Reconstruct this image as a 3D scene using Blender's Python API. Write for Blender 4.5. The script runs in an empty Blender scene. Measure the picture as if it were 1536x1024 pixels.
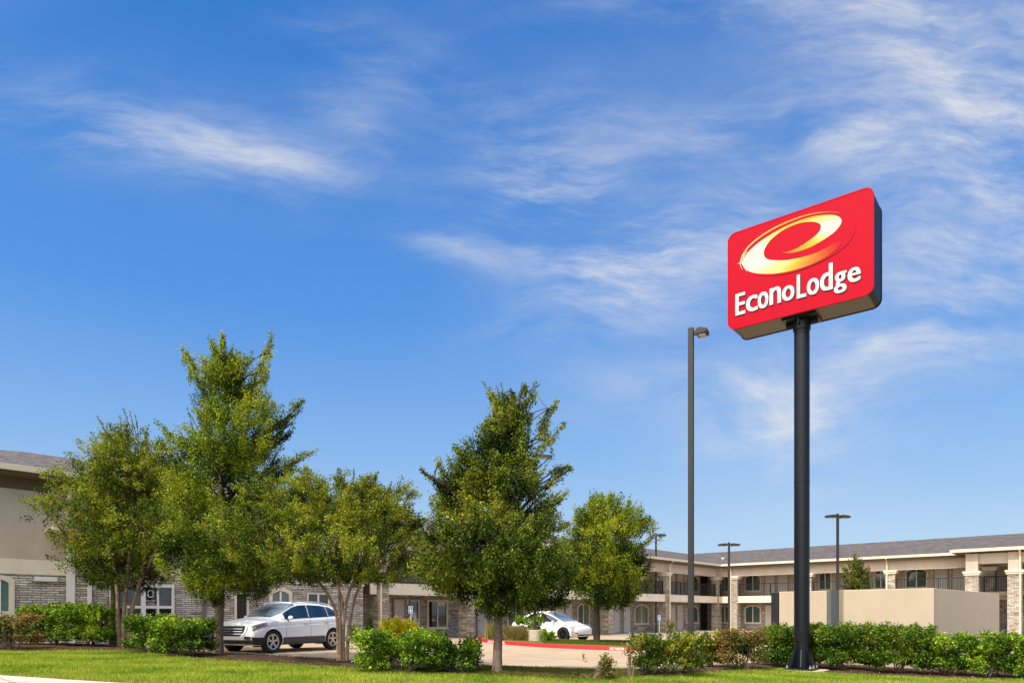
import bpy, bmesh, math, random
import numpy as np
from mathutils import Vector, Matrix, noise as mnoise

random.seed(7); np.random.seed(7)
SC = bpy.context.scene
COL = SC.collection
F = 1050.0            # focal length of the survey, px of a 1536 px wide frame
EYE = 1.5
HOR = 920.0

# ------------------------------------------------------------------ helpers
def tag(o, label=None, cat=None, group=None, kind=None):
    if label: o['label'] = label
    if cat: o['category'] = cat
    if group: o['group'] = group
    if kind: o['kind'] = kind
    return o

def empty(name, loc=(0, 0, 0), rz=0.0, label=None, cat=None, group=None):
    o = bpy.data.objects.new(name, None)
    COL.objects.link(o)
    o.empty_display_size = 0.2
    o.location = loc
    o.rotation_euler = (0, 0, rz)
    return tag(o, label, cat, group)

def auto_uv(me):
    n = len(me.loops)
    if n == 0: return
    uvl = me.uv_layers.new(name='UVMap')
    co = np.empty(len(me.vertices) * 3, np.float32); me.vertices.foreach_get('co', co); co = co.reshape(-1, 3)
    vi = np.empty(n, np.int32); me.loops.foreach_get('vertex_index', vi)
    npol = len(me.polygons)
    nor = np.empty(npol * 3, np.float32); me.polygons.foreach_get('normal', nor); nor = nor.reshape(-1, 3)
    tot = np.empty(npol, np.int32); me.polygons.foreach_get('loop_total', tot)
    pn = np.repeat(nor, tot, axis=0)
    p = co[vi]
    flat = np.abs(pn[:, 2]) > 0.8
    ln = np.sqrt(pn[:, 0] ** 2 + pn[:, 1] ** 2) + 1e-6
    tx, ty = -pn[:, 1] / ln, pn[:, 0] / ln
    u = np.where(flat, p[:, 0], p[:, 0] * tx + p[:, 1] * ty)
    slope = np.sqrt(np.maximum(1e-4, 1 - pn[:, 2] ** 2))
    v = np.where(flat, p[:, 1], p[:, 2] / slope)
    uvl.data.foreach_set('uv', np.stack([u, v], 1).astype(np.float32).ravel())

class MB:
    def __init__(s): s.v = []; s.f = []
    def add(s, vs, fs):
        b = len(s.v); s.v += [tuple(x) for x in vs]; s.f += [tuple(i + b for i in f) for f in fs]; return s
    def box(s, x0, x1, y0, y1, z0, z1):
        x0, x1 = min(x0, x1), max(x0, x1); y0, y1 = min(y0, y1), max(y0, y1); z0, z1 = min(z0, z1), max(z0, z1)
        return s.add([(x0,y0,z0),(x1,y0,z0),(x1,y1,z0),(x0,y1,z0),(x0,y0,z1),(x1,y0,z1),(x1,y1,z1),(x0,y1,z1)],
              [(0,3,2,1),(4,5,6,7),(0,1,5,4),(1,2,6,5),(2,3,7,6),(3,0,4,7)])
    def bar(s, a, b, w, h):
        a = Vector(a); b = Vector(b); d = (b - a).normalized()
        up = Vector((0,0,1)) if abs(d.z) < .95 else Vector((1,0,0))
        x = d.cross(up).normalized() * (w/2); y = x.cross(d).normalized() * (h/2)
        vs = [p + sx*x + sy*y for p in (a, b) for sx, sy in ((-1,-1),(1,-1),(1,1),(-1,1))]
        return s.add(vs, [(0,3,2,1),(4,5,6,7),(0,1,5,4),(1,2,6,5),(2,3,7,6),(3,0,4,7)])
    def tube(s, pts, rads, n=8, cap=True):
        pts = [Vector(p) for p in pts]
        if not hasattr(rads, '__len__'): rads = [rads]*len(pts)
        vs = []; ref = None
        for i, p in enumerate(pts):
            d = (pts[min(i+1, len(pts)-1)] - pts[max(i-1, 0)])
            d = d.normalized() if d.length > 1e-9 else Vector((0,0,1))
            if ref is None:
                ref = Vector((1,0,0)) if abs(d.x) < .8 else Vector((0,1,0))
            x = (ref - d*ref.dot(d)).normalized(); ref = x; y = d.cross(x)
            for k in range(n):
                a = 2*math.pi*k/n
                vs.append(p + (x*math.cos(a) + y*math.sin(a))*rads[i])
        fs = []
        for i in range(len(pts)-1):
            for k in range(n):
                k2 = (k+1) % n
                fs.append((i*n+k, i*n+k2, (i+1)*n+k2, (i+1)*n+k))
        if cap:
            fs.append(tuple(range(n))[::-1]); fs.append(tuple((len(pts)-1)*n + k for k in range(n)))
        return s.add(vs, fs)
    def lathe(s, prof, n=24, axis='z', off=(0,0,0)):
        vs = []
        for r, h in prof:
            for k in range(n):
                a = 2*math.pi*k/n
                c, t = r*math.cos(a), r*math.sin(a)
                p = (c, t, h) if axis == 'z' else (c, h, t)
                vs.append((p[0]+off[0], p[1]+off[1], p[2]+off[2]))
        fs = []
        for i in range(len(prof)-1):
            for k in range(n):
                k2 = (k+1) % n
                fs.append((i*n+k, i*n+k2, (i+1)*n+k2, (i+1)*n+k))
        return s.add(vs, fs)
    def prism(s, outline, fn, d0, d1):
        """outline of (a,z) extruded between depths d0,d1; fn(a,d,z)->xyz"""
        n = len(outline)
        vs = [fn(a, d0, z) for a, z in outline] + [fn(a, d1, z) for a, z in outline]
        fs = [tuple(range(n)), tuple(range(2*n-1, n-1, -1))] + [(i, (i+1)%n, n+(i+1)%n, n+i) for i in range(n)]
        return s.add(vs, fs)
    def ring(s, outer, inner, fn, d0, d1):
        n = len(outer)
        vs = [fn(a, d0, z) for a, z in outer] + [fn(a, d1, z) for a, z in outer] + [fn(a, d0, z) for a, z in inner] + [fn(a, d1, z) for a, z in inner]
        fs = []
        for i in range(n):
            j = (i+1) % n
            fs += [(i, j, n+j, n+i), (2*n+i, 3*n+i, 3*n+j, 2*n+j), (n+i, n+j, 3*n+j, 3*n+i), (i, 2*n+i, 2*n+j, j)]
        return s.add(vs, fs)
    def grid(s, rows, close=False):
        """rows: list of equal-length lists of points"""
        m = len(rows[0]); vs = [p for r in rows for p in r]; fs = []
        for i in range(len(rows)-1):
            for j in range(m-1):
                fs.append((i*m+j, i*m+j+1, (i+1)*m+j+1, (i+1)*m+j))
        return s.add(vs, fs)
    def build(s, name, mat, parent=None, smooth=False, recalc=True, bevel=0):
        me = bpy.data.meshes.new(name)
        me.from_pydata([tuple(v) for v in s.v], [], s.f)
        if recalc or bevel:
            bm = bmesh.new(); bm.from_mesh(me)
            bmesh.ops.remove_doubles(bm, verts=bm.verts, dist=1e-5)
            bmesh.ops.recalc_face_normals(bm, faces=bm.faces)
            if bevel:
                es = [e for e in bm.edges if e.is_manifold and e.calc_face_angle(0) > .6]
                bmesh.ops.bevel(bm, geom=es, offset=bevel, segments=2, affect='EDGES', profile=.6)
            bm.to_mesh(me); bm.free()
        me.update()
        auto_uv(me)
        if smooth:
            me.polygons.foreach_set('use_smooth', [True]*len(me.polygons))
            try: me.set_sharp_from_angle(angle=math.radians(smooth if smooth is not True else 45))
            except Exception: pass
        if mat: me.materials.append(mat)
        o = bpy.data.objects.new(name, me); COL.objects.link(o)
        if parent: o.parent = parent
        return o

# ------------------------------------------------------------------ materials
def nt_new(name):
    m = bpy.data.materials.new(name); m.use_nodes = True
    nt = m.node_tree; nt.nodes.clear()
    out = nt.nodes.new('ShaderNodeOutputMaterial')
    return m, nt, out
def N(nt, t, **kw):
    n = nt.nodes.new(t)
    for k, v in kw.items():
        if k.startswith('i_'):
            n.inputs[k[2:].replace('_', ' ')].default_value = v
        else: setattr(n, k, v)
    return n
def L(nt, a, b): nt.links.new(a, b)
def mixc(nt, fac, a, b, blend='MIX'):
    n = nt.nodes.new('ShaderNodeMix'); n.data_type = 'RGBA'; n.blend_type = blend
    for sock, val in ((n.inputs[0], fac), (n.inputs[6], a), (n.inputs[7], b)):
        if isinstance(val, bpy.types.NodeSocket): nt.links.new(val, sock)
        elif isinstance(val, (int, float)): sock.default_value = val
        else: sock.default_value = (*val[:3], 1)
    return n.outputs[2]
def mth(nt, op, a, b=None, c=None, clamp=False):
    n = nt.nodes.new('ShaderNodeMath'); n.operation = op; n.use_clamp = clamp
    for i, val in enumerate((a, b, c)):
        if val is None: continue
        if isinstance(val, bpy.types.NodeSocket): nt.links.new(val, n.inputs[i])
        else: n.inputs[i].default_value = val
    return n.outputs[0]
def ramp(nt, fac, stops):
    n = nt.nodes.new('ShaderNodeValToRGB')
    e = n.color_ramp.elements
    while len(e) < len(stops): e.new(.5)
    for x, (p, c) in zip(e, stops):
        x.position = p; x.color = (*c, 1) if len(c) == 3 else c
    nt.links.new(fac, n.inputs[0]); return n.outputs[0]
def scl(c, k): return tuple(min(1, x*k) for x in c)

def mat(name, base, rough=.6, var=.12, scale=4., bump=0., bscale=60., metal=0., spec=.5, coat=0., coord='Object', big=.0):
    m, nt, out = nt_new(name)
    b = N(nt, 'ShaderNodeBsdfPrincipled')
    tc = N(nt, 'ShaderNodeTexCoord')
    no = N(nt, 'ShaderNodeTexNoise', i_Scale=scale, i_Detail=6., i_Roughness=.65)
    L(nt, tc.outputs[coord], no.inputs['Vector'])
    fac = ramp(nt, no.outputs['Fac'], [(.3, (0,0,0)), (.7, (1,1,1))])
    c = mixc(nt, fac, scl(base, 1-var), scl(base, 1+var))
    if big:
        n2 = N(nt, 'ShaderNodeTexNoise', i_Scale=scale*.12, i_Detail=3.)
        L(nt, tc.outputs[coord], n2.inputs['Vector'])
        f2 = ramp(nt, n2.outputs['Fac'], [(.35, (1-big,)*3), (.65, (1,)*3)])
        c = mixc(nt, 1., c, f2, 'MULTIPLY')
    if big:
        mp = N(nt, 'ShaderNodeMapping'); mp.inputs['Scale'].default_value = (1.3,1.3,.2); L(nt, tc.outputs[coord], mp.inputs[0])
        n4 = N(nt, 'ShaderNodeTexNoise', i_Scale=1., i_Detail=5., i_Roughness=.7); L(nt, mp.outputs[0], n4.inputs['Vector'])
        c = mixc(nt, 1., c, ramp(nt, n4.outputs['Fac'], [(.32, (1-big*.9,)*3), (.55, (1,)*3)]), 'MULTIPLY')
    L(nt, c, b.inputs['Base Color'])
    b.inputs['Roughness'].default_value = rough; b.inputs['Metallic'].default_value = metal
    b.inputs['Specular IOR Level'].default_value = spec
    b.inputs['Coat Weight'].default_value = coat
    if bump:
        n3 = N(nt, 'ShaderNodeTexNoise', i_Scale=bscale, i_Detail=4.)
        L(nt, tc.outputs[coord], n3.inputs['Vector'])
        bp = N(nt, 'ShaderNodeBump', i_Strength=bump, i_Distance=.02)
        L(nt, n3.outputs['Fac'], bp.inputs['Height']); L(nt, bp.outputs[0], b.inputs['Normal'])
    L(nt, b.outputs[0], out.inputs[0])
    return m

def stone_mat(name, cols, rowh=.075, bw=.36):
    m, nt, out = nt_new(name)
    b = N(nt, 'ShaderNodeBsdfPrincipled'); b.inputs['Roughness'].default_value = .85
    uv = N(nt, 'ShaderNodeUVMap', uv_map='UVMap')
    nz = N(nt, 'ShaderNodeTexNoise', i_Scale=3.0, i_Detail=2.)
    L(nt, uv.outputs[0], nz.inputs['Vector'])
    vm = N(nt, 'ShaderNodeVectorMath', operation='SUBTRACT'); vm.inputs[1].default_value = (.5,.5,.5)
    L(nt, nz.outputs['Color'], vm.inputs[0])
    vs = N(nt, 'ShaderNodeVectorMath', operation='MULTIPLY'); vs.inputs[1].default_value = (.10,.035,0)
    L(nt, vm.outputs[0], vs.inputs[0])
    va = N(nt, 'ShaderNodeVectorMath', operation='ADD'); L(nt, uv.outputs[0], va.inputs[0]); L(nt, vs.outputs[0], va.inputs[1])
    def brick(w, h, off):
        t = N(nt, 'ShaderNodeTexBrick', offset=off, squash=1.0)
        t.inputs['Color1'].default_value = (0,0,0,1); t.inputs['Color2'].default_value = (1,1,1,1); t.inputs['Mortar'].default_value = (.5,.5,.5,1)
        t.inputs['Scale'].default_value = 1; t.inputs['Brick Width'].default_value = w; t.inputs['Row Height'].default_value = h
        t.inputs['Mortar Size'].default_value = .009; t.inputs['Bias'].default_value = 0
        L(nt, va.outputs[0], t.inputs['Vector']); return t
    t1 = brick(bw, rowh, .37); t2 = brick(bw*1.7, rowh*2, .43)
    col = ramp(nt, t1.outputs['Color'], [(i/(len(cols)-1), c) for i, c in enumerate(cols)])
    c2 = ramp(nt, t2.outputs['Color'], [(0, (.70,.68,.66)), (1, (1.12,1.10,1.07))])
    col = mixc(nt, 1., col, c2, 'MULTIPLY')
    n3 = N(nt, 'ShaderNodeTexNoise', i_Scale=22., i_Detail=5.); L(nt, uv.outputs[0], n3.inputs['Vector'])
    f3 = ramp(nt, n3.outputs['Fac'], [(.3, (.7,.7,.7)), (.7, (1.2,1.2,1.2))])
    col = mixc(nt, 1., col, f3, 'MULTIPLY')
    mort = mixc(nt, t1.outputs['Fac'], col, (.055,.05,.045))
    L(nt, mort, b.inputs['Base Color'])
    h = mth(nt, 'SUBTRACT', mth(nt, 'MULTIPLY_ADD', t1.outputs['Color'], .5, 0.5), mth(nt, 'MULTIPLY', t1.outputs['Fac'], 1.0))
    h = mth(nt, 'ADD', h, mth(nt, 'MULTIPLY', n3.outputs['Fac'], .5))
    bp = N(nt, 'ShaderNodeBump', i_Strength=.9, i_Distance=.05); L(nt, h, bp.inputs['Height']); L(nt, bp.outputs[0], b.inputs['Normal'])
    L(nt, b.outputs[0], out.inputs[0]); return m

def shingle_mat(name):
    m, nt, out = nt_new(name)
    b = N(nt, 'ShaderNodeBsdfPrincipled'); b.inputs['Roughness'].default_value = .9
    uv = N(nt, 'ShaderNodeUVMap', uv_map='UVMap')
    t = N(nt, 'ShaderNodeTexBrick', offset=.37)
    t.inputs['Color1'].default_value = (0,0,0,1); t.inputs['Color2'].default_value = (1,1,1,1); t.inputs['Mortar'].default_value = (0,0,0,1)
    t.inputs['Scale'].default_value = 1; t.inputs['Brick Width'].default_value = .33; t.inputs['Row Height'].default_value = .145
    t.inputs['Mortar Size'].default_value = .008
    L(nt, uv.outputs[0], t.inputs['Vector'])
    c = ramp(nt, t.outputs['Color'], [(0, (.062,.053,.055)), (.5, (.095,.080,.080)), (1, (.135,.113,.110))])
    n = N(nt, 'ShaderNodeTexNoise', i_Scale=1.2, i_Detail=8., i_Roughness=.75); L(nt, uv.outputs[0], n.inputs['Vector'])
    f = ramp(nt, n.outputs['Fac'], [(.3, (.72,.72,.74)), (.7, (1.2,1.18,1.15))])
    c = mixc(nt, 1., c, f, 'MULTIPLY')
    L(nt, c, b.inputs['Base Color'])
    bp = N(nt, 'ShaderNodeBump', i_Strength=.6, i_Distance=.02); L(nt, t.outputs['Color'], bp.inputs['Height']); L(nt, bp.outputs[0], b.inputs['Normal'])
    L(nt, b.outputs[0], out.inputs[0]); return m

def leaf_mat(name, transl=.35, rough=.5):
    m, nt, out = nt_new(name)
    at = N(nt, 'ShaderNodeAttribute', attribute_name='Col')
    b = N(nt, 'ShaderNodeBsdfPrincipled'); b.inputs['Roughness'].default_value = rough
    b.inputs['Specular IOR Level'].default_value = .2
    L(nt, at.outputs['Color'], b.inputs['Base Color'])
    tr = N(nt, 'ShaderNodeBsdfTranslucent')
    c = mixc(nt, 1., at.outputs['Color'], (1.25,1.15,.45), 'MULTIPLY')
    L(nt, c, tr.inputs['Color'])
    mx = N(nt, 'ShaderNodeMixShader'); mx.inputs[0].default_value = transl
    L(nt, b.outputs[0], mx.inputs[1]); L(nt, tr.outputs[0], mx.inputs[2]); L(nt, mx.outputs[0], out.inputs[0])
    return m

def glass_mat(name, tint, rough=.06, curtain=False):
    m, nt, out = nt_new(name)
    b = N(nt, 'ShaderNodeBsdfPrincipled'); b.inputs['Roughness'].default_value = rough; b.inputs['Specular IOR Level'].default_value = .9
    b.inputs['Coat Weight'].default_value = .4; b.inputs['Coat Roughness'].default_value = .03
    tc = N(nt, 'ShaderNodeUVMap', uv_map='UVMap')
    w = N(nt, 'ShaderNodeTexWave', i_Scale=3.5 if curtain else .4, i_Distortion=2.5); w.bands_direction = 'X'
    L(nt, tc.outputs[0], w.inputs['Vector'])
    oi = N(nt, 'ShaderNodeObjectInfo')
    c = mixc(nt, w.outputs['Fac'], scl(tint, .55), scl(tint, 1.5))
    if curtain: c = mixc(nt, mth(nt,'MULTIPLY',oi.outputs['Random'],.6), c, scl((.16,.19,.165), 1.))
    L(nt, c, b.inputs['Base Color']); L(nt, b.outputs[0], out.inputs[0]); return m

def flake_paint(name, base, rough=.25):
    m = mat(name, base, rough=.38, var=.03, scale=2, coat=.25); return m

def concrete_mat(name, base, joints=4.5):
    m, nt, out = nt_new(name)
    b = N(nt, 'ShaderNodeBsdfPrincipled'); b.inputs['Roughness'].default_value = .85
    tc = N(nt, 'ShaderNodeTexCoord')
    mp = N(nt, 'ShaderNodeMapping'); mp.inputs['Rotation'].default_value = (0,0,math.radians(41.95)); L(nt, tc.outputs['Object'], mp.inputs[0])
    n = N(nt, 'ShaderNodeTexNoise', i_Scale=.5, i_Detail=8., i_Roughness=.7); L(nt, mp.outputs[0], n.inputs['Vector'])
    n2 = N(nt, 'ShaderNodeTexNoise', i_Scale=14., i_Detail=5.); L(nt, mp.outputs[0], n2.inputs['Vector'])
    c = ramp(nt, n.outputs['Fac'], [(.3, scl(base,.78)), (.5, base), (.72, scl(base,1.16))])
    c = mixc(nt, .35, c, ramp(nt, n2.outputs['Fac'], [(.3, scl(base,.7)), (.7, scl(base,1.2))]))
    t = N(nt, 'ShaderNodeTexBrick', offset=0.); t.inputs['Scale'].default_value = 1
    t.inputs['Brick Width'].default_value = joints; t.inputs['Row Height'].default_value = joints; t.inputs['Mortar Size'].default_value = .03
    t.inputs['Color1'].default_value = (.93,.93,.93,1); t.inputs['Color2'].default_value = (1.04,1.04,1.04,1); t.inputs['Mortar'].default_value = (.55,.52,.5,1)
    L(nt, mp.outputs[0], t.inputs['Vector'])
    c = mixc(nt, 1., c, t.outputs['Color'], 'MULTIPLY')
    v_ = N(nt, 'ShaderNodeTexNoise', i_Scale=1.1, i_Detail=4., i_Roughness=.55); L(nt, tc.outputs['Object'], v_.inputs['Vector'])
    c = mixc(nt, 1., c, ramp(nt, v_.outputs['Fac'], [(.28, (.62,.60,.58)), (.40, (1,1,1))]), 'MULTIPLY')
    L(nt, c, b.inputs['Base Color'])
    bp = N(nt, 'ShaderNodeBump', i_Strength=.3, i_Distance=.01); L(nt, n2.outputs['Fac'], bp.inputs['Height']); L(nt, bp.outputs[0], b.inputs['Normal'])
    L(nt, b.outputs[0], out.inputs[0]); return m

def ground_mat(name, stops, s1=1.2, s2=18., bump=.5):
    m, nt, out = nt_new(name)
    b = N(nt, 'ShaderNodeBsdfPrincipled'); b.inputs['Roughness'].default_value = .95; b.inputs['Specular IOR Level'].default_value = .1
    tc = N(nt, 'ShaderNodeTexCoord')
    n = N(nt, 'ShaderNodeTexNoise', i_Scale=s1, i_Detail=6., i_Roughness=.7); L(nt, tc.outputs['Object'], n.inputs['Vector'])
    n2 = N(nt, 'ShaderNodeTexNoise', i_Scale=s2, i_Detail=6., i_Roughness=.8); L(nt, tc.outputs['Object'], n2.inputs['Vector'])
    f = mth(nt, 'ADD', mth(nt, 'MULTIPLY', n.outputs['Fac'], .5), mth(nt, 'MULTIPLY', n2.outputs['Fac'], .5))
    c = ramp(nt, f, stops)
    L(nt, c, b.inputs['Base Color'])
    bp = N(nt, 'ShaderNodeBump', i_Strength=bump, i_Distance=.04); L(nt, n2.outputs['Fac'], bp.inputs['Height']); L(nt, bp.outputs[0], b.inputs['Normal'])
    L(nt, b.outputs[0], out.inputs[0]); return m

def attr_mat(name, rough=.35, spec=.5, emis=0):
    m, nt, out = nt_new(name)
    at = N(nt, 'ShaderNodeAttribute', attribute_name='Col')
    b = N(nt, 'ShaderNodeBsdfPrincipled'); b.inputs['Roughness'].default_value = rough; b.inputs['Specular IOR Level'].default_value = spec
    L(nt, at.outputs['Color'], b.inputs['Base Color']); L(nt, b.outputs[0], out.inputs[0]); return m

M = {}
M['stone'] = stone_mat('ledger_stone', [(.34,.31,.285),(.56,.52,.475),(.70,.655,.60),(.46,.43,.395),(.80,.76,.70)])
M['stone_col'] = stone_mat('column_stone', [(.34,.28,.22),(.55,.47,.39),(.70,.62,.52),(.45,.39,.33),(.80,.73,.63)], rowh=.075, bw=.27)
M['shingle'] = shingle_mat('roof_shingle')
M['stucco'] = mat('taupe_stucco', (.56,.475,.395), .9, .06, 2.5, .25, 90, big=.12)
M['stucco_wall'] = mat('room_stucco', (.56,.455,.36), .9, .06, 2.5, .2, 90)
M['cream'] = mat('cream_stucco', (.80,.71,.58), .85, .05, 2, .15, 90, big=.08)
M['trim'] = mat('cream_trim', (.72,.64,.50), .7, .05, 3)
M['gutter'] = mat('gutter_metal', (.68,.60,.46), .45, .05, 3)
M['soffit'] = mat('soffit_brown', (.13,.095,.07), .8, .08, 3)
M['door'] = mat('door_paint', (.60,.56,.53), .5, .04, 2)
M['dframe'] = mat('door_frame', (.34,.28,.23), .6, .05, 2)
M['pane'] = glass_mat('curtained_glass', (.035,.075,.06), .05, True)
M['pane_teal'] = glass_mat('teal_glass', (.07,.14,.14), .04)
M['dark'] = mat('dark_void', (.012,.012,.013), .6, .1)
M['glass_dark'] = glass_mat('dark_glass', (.012,.016,.018), .04)
M['white_frame'] = mat('white_frame', (.78,.77,.74), .45, .03)
M['rail'] = mat('black_rail', (.022,.02,.02), .4, .1, metal=.2)
M['encl'] = mat('tan_stucco', (.53,.43,.32), .9, .045, 2.2, .25, 110, big=.05)
M['gate_grey'] = mat('grey_gate_steel', (.13,.14,.145), .5, .06, 3)
M['gate_black'] = mat('black_steel', (.014,.015,.018), .4, .15, 4)
M['pole_blk'] = mat('sign_pole_paint', (.005,.006,.011), .38, .15, 3, spec=.35)
M['cab'] = mat('sign_cabinet_paint', (.006,.007,.012), .45, .12, 2, spec=.2)
M['cab_bounce'] = mat('cabinet_underside_reflection', (.10,.075,.05), .4, .1, 2)  # brown reflection painted onto the underside of the cabinet
M['red'] = mat('sign_red', (.46,.001,.016), .5, .02, 1, spec=.1)
M['white'] = mat('sign_white', (.76,.76,.75), .5, .02, spec=.2)
M['shadow_red'] = mat('sign_letter_shade', (.05,.006,.01), .5, .05)
M['lamp'] = mat('bronze_lamp_metal', (.032,.028,.029), .55, .12, 3, metal=.2)
M['lens'] = mat('lamp_lens', (.5,.47,.42), .3, .05)
M['conc'] = mat('pier_concrete', (.56,.48,.37), .9, .12, 6, .3, 40)
M['kerb'] = mat('kerb_concrete', (.40,.35,.29), .9, .15, 5, .3, 40)
M['redkerb'] = mat('red_kerb_paint', (.50,.018,.028), .6, .22, 7, .2, 40)
M['lot'] = concrete_mat('lot_concrete', (.46,.345,.23))
M['walk'] = concrete_mat('walk_concrete', (.58,.50,.40), 1.5)
M['lawn'] = ground_mat('lawn_soil', [(.3,(.09,.11,.012)),(.5,(.17,.19,.022)),(.68,(.28,.26,.05))], 1.0, 30)
M['turf'] = ground_mat('island_turf', [(.3,(.06,.09,.012)),(.5,(.12,.14,.025)),(.68,(.22,.18,.05))], 1.0, 30)
M['mulch'] = ground_mat('mulch', [(.28,(.022,.014,.009)),(.45,(.07,.042,.026)),(.58,(.14,.085,.05)),(.72,(.30,.22,.14))], 2.5, 45, 1.)
M['land'] = ground_mat('far_land', [(.3,(.10,.10,.04)),(.7,(.22,.19,.10))], .05, 2.)
M['bark'] = mat('grey_bark', (.21,.155,.115), .95, .35, 14, .8, 40)
M['bark_pale'] = mat('myrtle_bark', (.30,.20,.145), .85, .35, 7, .5, 25)
M['bark_dark'] = mat('dark_bark', (.09,.066,.05), .95, .3, 14, .8, 40)
M['twig'] = mat('twig', (.16,.11,.075), .9, .2, 10)
M['twig_dark'] = mat('branch_bark', (.045,.032,.023), .95, .3, 14)
M['leaf'] = leaf_mat('leaf', .33)
M['leafwax'] = leaf_mat('waxy_leaf', .22, .5)
M['blade'] = leaf_mat('grass_blade', .4, .7)
M['carwhite'] = flake_paint('white_car_paint', (.87,.87,.88))
M['blk'] = mat('black_plastic', (.012,.012,.014), .5, .1)
M['clad'] = mat('grey_cladding', (.05,.052,.06), .55, .1)
M['tyre'] = mat('tyre_rubber', (.014,.014,.014), .85, .15, 20, .3, 80)
M['chrome'] = mat('chrome', (.72,.72,.73), .18, .03, metal=1.)
M['alloy'] = mat('alloy', (.62,.61,.60), .3, .05, metal=.8)
M['alloyblk'] = mat('black_alloy', (.025,.025,.027), .35, .1, metal=.4)
M['carglass'] = glass_mat('car_glass', (.012,.022,.035), .03)
M['screen'] = glass_mat('windscreen_glass', (.085,.13,.17), .03)
M['lampglass'] = glass_mat('headlamp_glass', (.22,.22,.23), .05)
M['amber'] = mat('amber_lens', (.75,.22,.06), .25, .05)
M['bluebadge'] = mat('blue_badge', (.02,.07,.32), .3, .05)
M['blue'] = mat('sign_blue', (.03,.17,.42), .4, .03)
M['galv'] = mat('galvanised', (.42,.42,.42), .45, .08, metal=.5)
M['yellow'] = mat('yellow_plastic', (.80,.52,.01), .45, .05)
M['brownpost'] = mat('brown_post', (.10,.06,.04), .8, .15)
M['line'] = mat('lot_line_paint', (.66,.62,.54), .7, .12, 8)
M['redsign'] = mat('red_plaque', (.55,.03,.03), .4, .05)
M['attr'] = attr_mat('sign_gold', .5, .1)

# ------------------------------------------------------------------ ground functions
def gl(x): return .024*(7.9 - x)               # lawn and beds rise gently to the left
def gp(x): return .018*(7.9 - x) - .06         # the parking lot lies a kerb lower
def on_plane(px, py, b, c):
    kx = (px-768)/F; ky = (py-HOR)/F
    D = (EYE - c - 7.9*b)/(ky - b*kx)
    return (kx*D, D)
def PL(px, py): x, y = on_plane(px, py, .024, 0.); return (x, y, gl(x))
def PP(px, py): x, y = on_plane(px, py, .018, -.06); return (x, y, gp(x))
def AT(px, D): return (px-768)/F*D
def ZZ(py, D): return EYE + (HOR-py)*D/F

def struct(o): o['kind'] = 'structure'; return o

# far land
mb = MB()
xs = [-1500,-300,-60,-40,-20,0,20,40,60,300,1500]; ys = [-400,-60,0,30,80,120,300,2500]
mb.grid([[(x, y, gp(max(-40,min(40,x)))-.05) for x in xs] for y in ys])
struct(mb.build('ground', M['land'], recalc=False))
mb = MB()
xs = np.linspace(-40,40,17); ys = np.linspace(9,90,18)
mb.grid([[(x, y, gp(x)) for x in xs] for y in ys])
struct(mb.build('parking_lot', M['lot'], recalc=False))

edge_px = [(-120,966),(0,977),(100,976),(185,977),(300,988),(394,994),(508,1001),(620,1008),(746,1014),(860,1019),(949,1016),(1056,1009),(1164,1003),(1240,1009),(1395,1017),(1536,1019),(1700,1019)]
kerb_px = [(-120,955),(0,963),(100,965),(200,970),(300,976),(420,983),(540,990),(650,995),(720,998),(860,1003),(950,1004),(1050,1000),(1150,993),(1240,992),(1395,994),(1536,995),(1700,994)]
def densify(pts, n):
    out = []
    p = [np.array(q) for q in pts]
    for i in range(len(p)-1):
        p0 = p[max(i-1,0)]; p1 = p[i]; p2 = p[i+1]; p3 = p[min(i+2,len(p)-1)]
        for k in range(n):
            t = k/n
            out.append(.5*((2*p1)+(-p0+p2)*t+(2*p0-5*p1+4*p2-p3)*t*t+(-p0+3*p1-3*p2+p3)*t**3))
    out.append(p[-1]); return out
EDGE = [PL(*p) for p in densify(edge_px, 6)]
KERB = [PL(*p) for p in densify(kerb_px, 6)]
# make the two lines left-to-right functions of x for tests
ex = np.array([p[0] for p in EDGE]); ey = np.array([p[1] for p in EDGE])
kx_ = np.array([p[0] for p in KERB]); ky_ = np.array([p[1] for p in KERB])
# lawn: strip from behind the camera to the kerb line
mb = MB()
rows = []
for i, p in enumerate(KERB):
    row = []
    for t in (0, .25, .5, .75, .9, 1.):
        y = 3 + (p[1]-3)*t; x = p[0]
        row.append((x, y, gl(x)))
    rows.append(row)
first = rows[0]; last = rows[-1]
rows = [[(-40, q[1], gl(-40)) for q in first]] + rows
mb.grid(rows)
struct(mb.build('lawn', M['lawn'], recalc=False))
# mulch bed
mb = MB()
rows = []
for e, k in zip(EDGE, KERB):
    kk = (k[0], k[1]-.05)
    rows.append([(e[0]+(kk[0]-e[0])*t, e[1]+(kk[1]-e[1])*t, gl(e[0]+(kk[0]-e[0])*t)+.012+.03*math.sin(math.pi*t)) for t in np.linspace(0,1,6)])
mb.grid(rows)
struct(mb.build('planting_bed', M['mulch'], recalc=False))
# kerb of the bed
mb = MB()
rows = []
for i, k in enumerate(KERB):
    a = KERB[max(0,i-1)]; b = KERB[min(len(KERB)-1,i+1)]
    d = Vector((b[0]-a[0], b[1]-a[1])).normalized(); n = Vector((-d.y, d.x))
    z = gl(k[0])+.03
    p = lambda o, zz: (k[0]+n.x*o, k[1]+n.y*o, zz)
    rows.append([p(-.06, z-.1), p(-.06, z), p(.09, z), p(.10, gp(k[0])-.02)])
mb.grid(rows)
struct(mb.build('kerb', M['kerb'], recalc=False))
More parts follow.
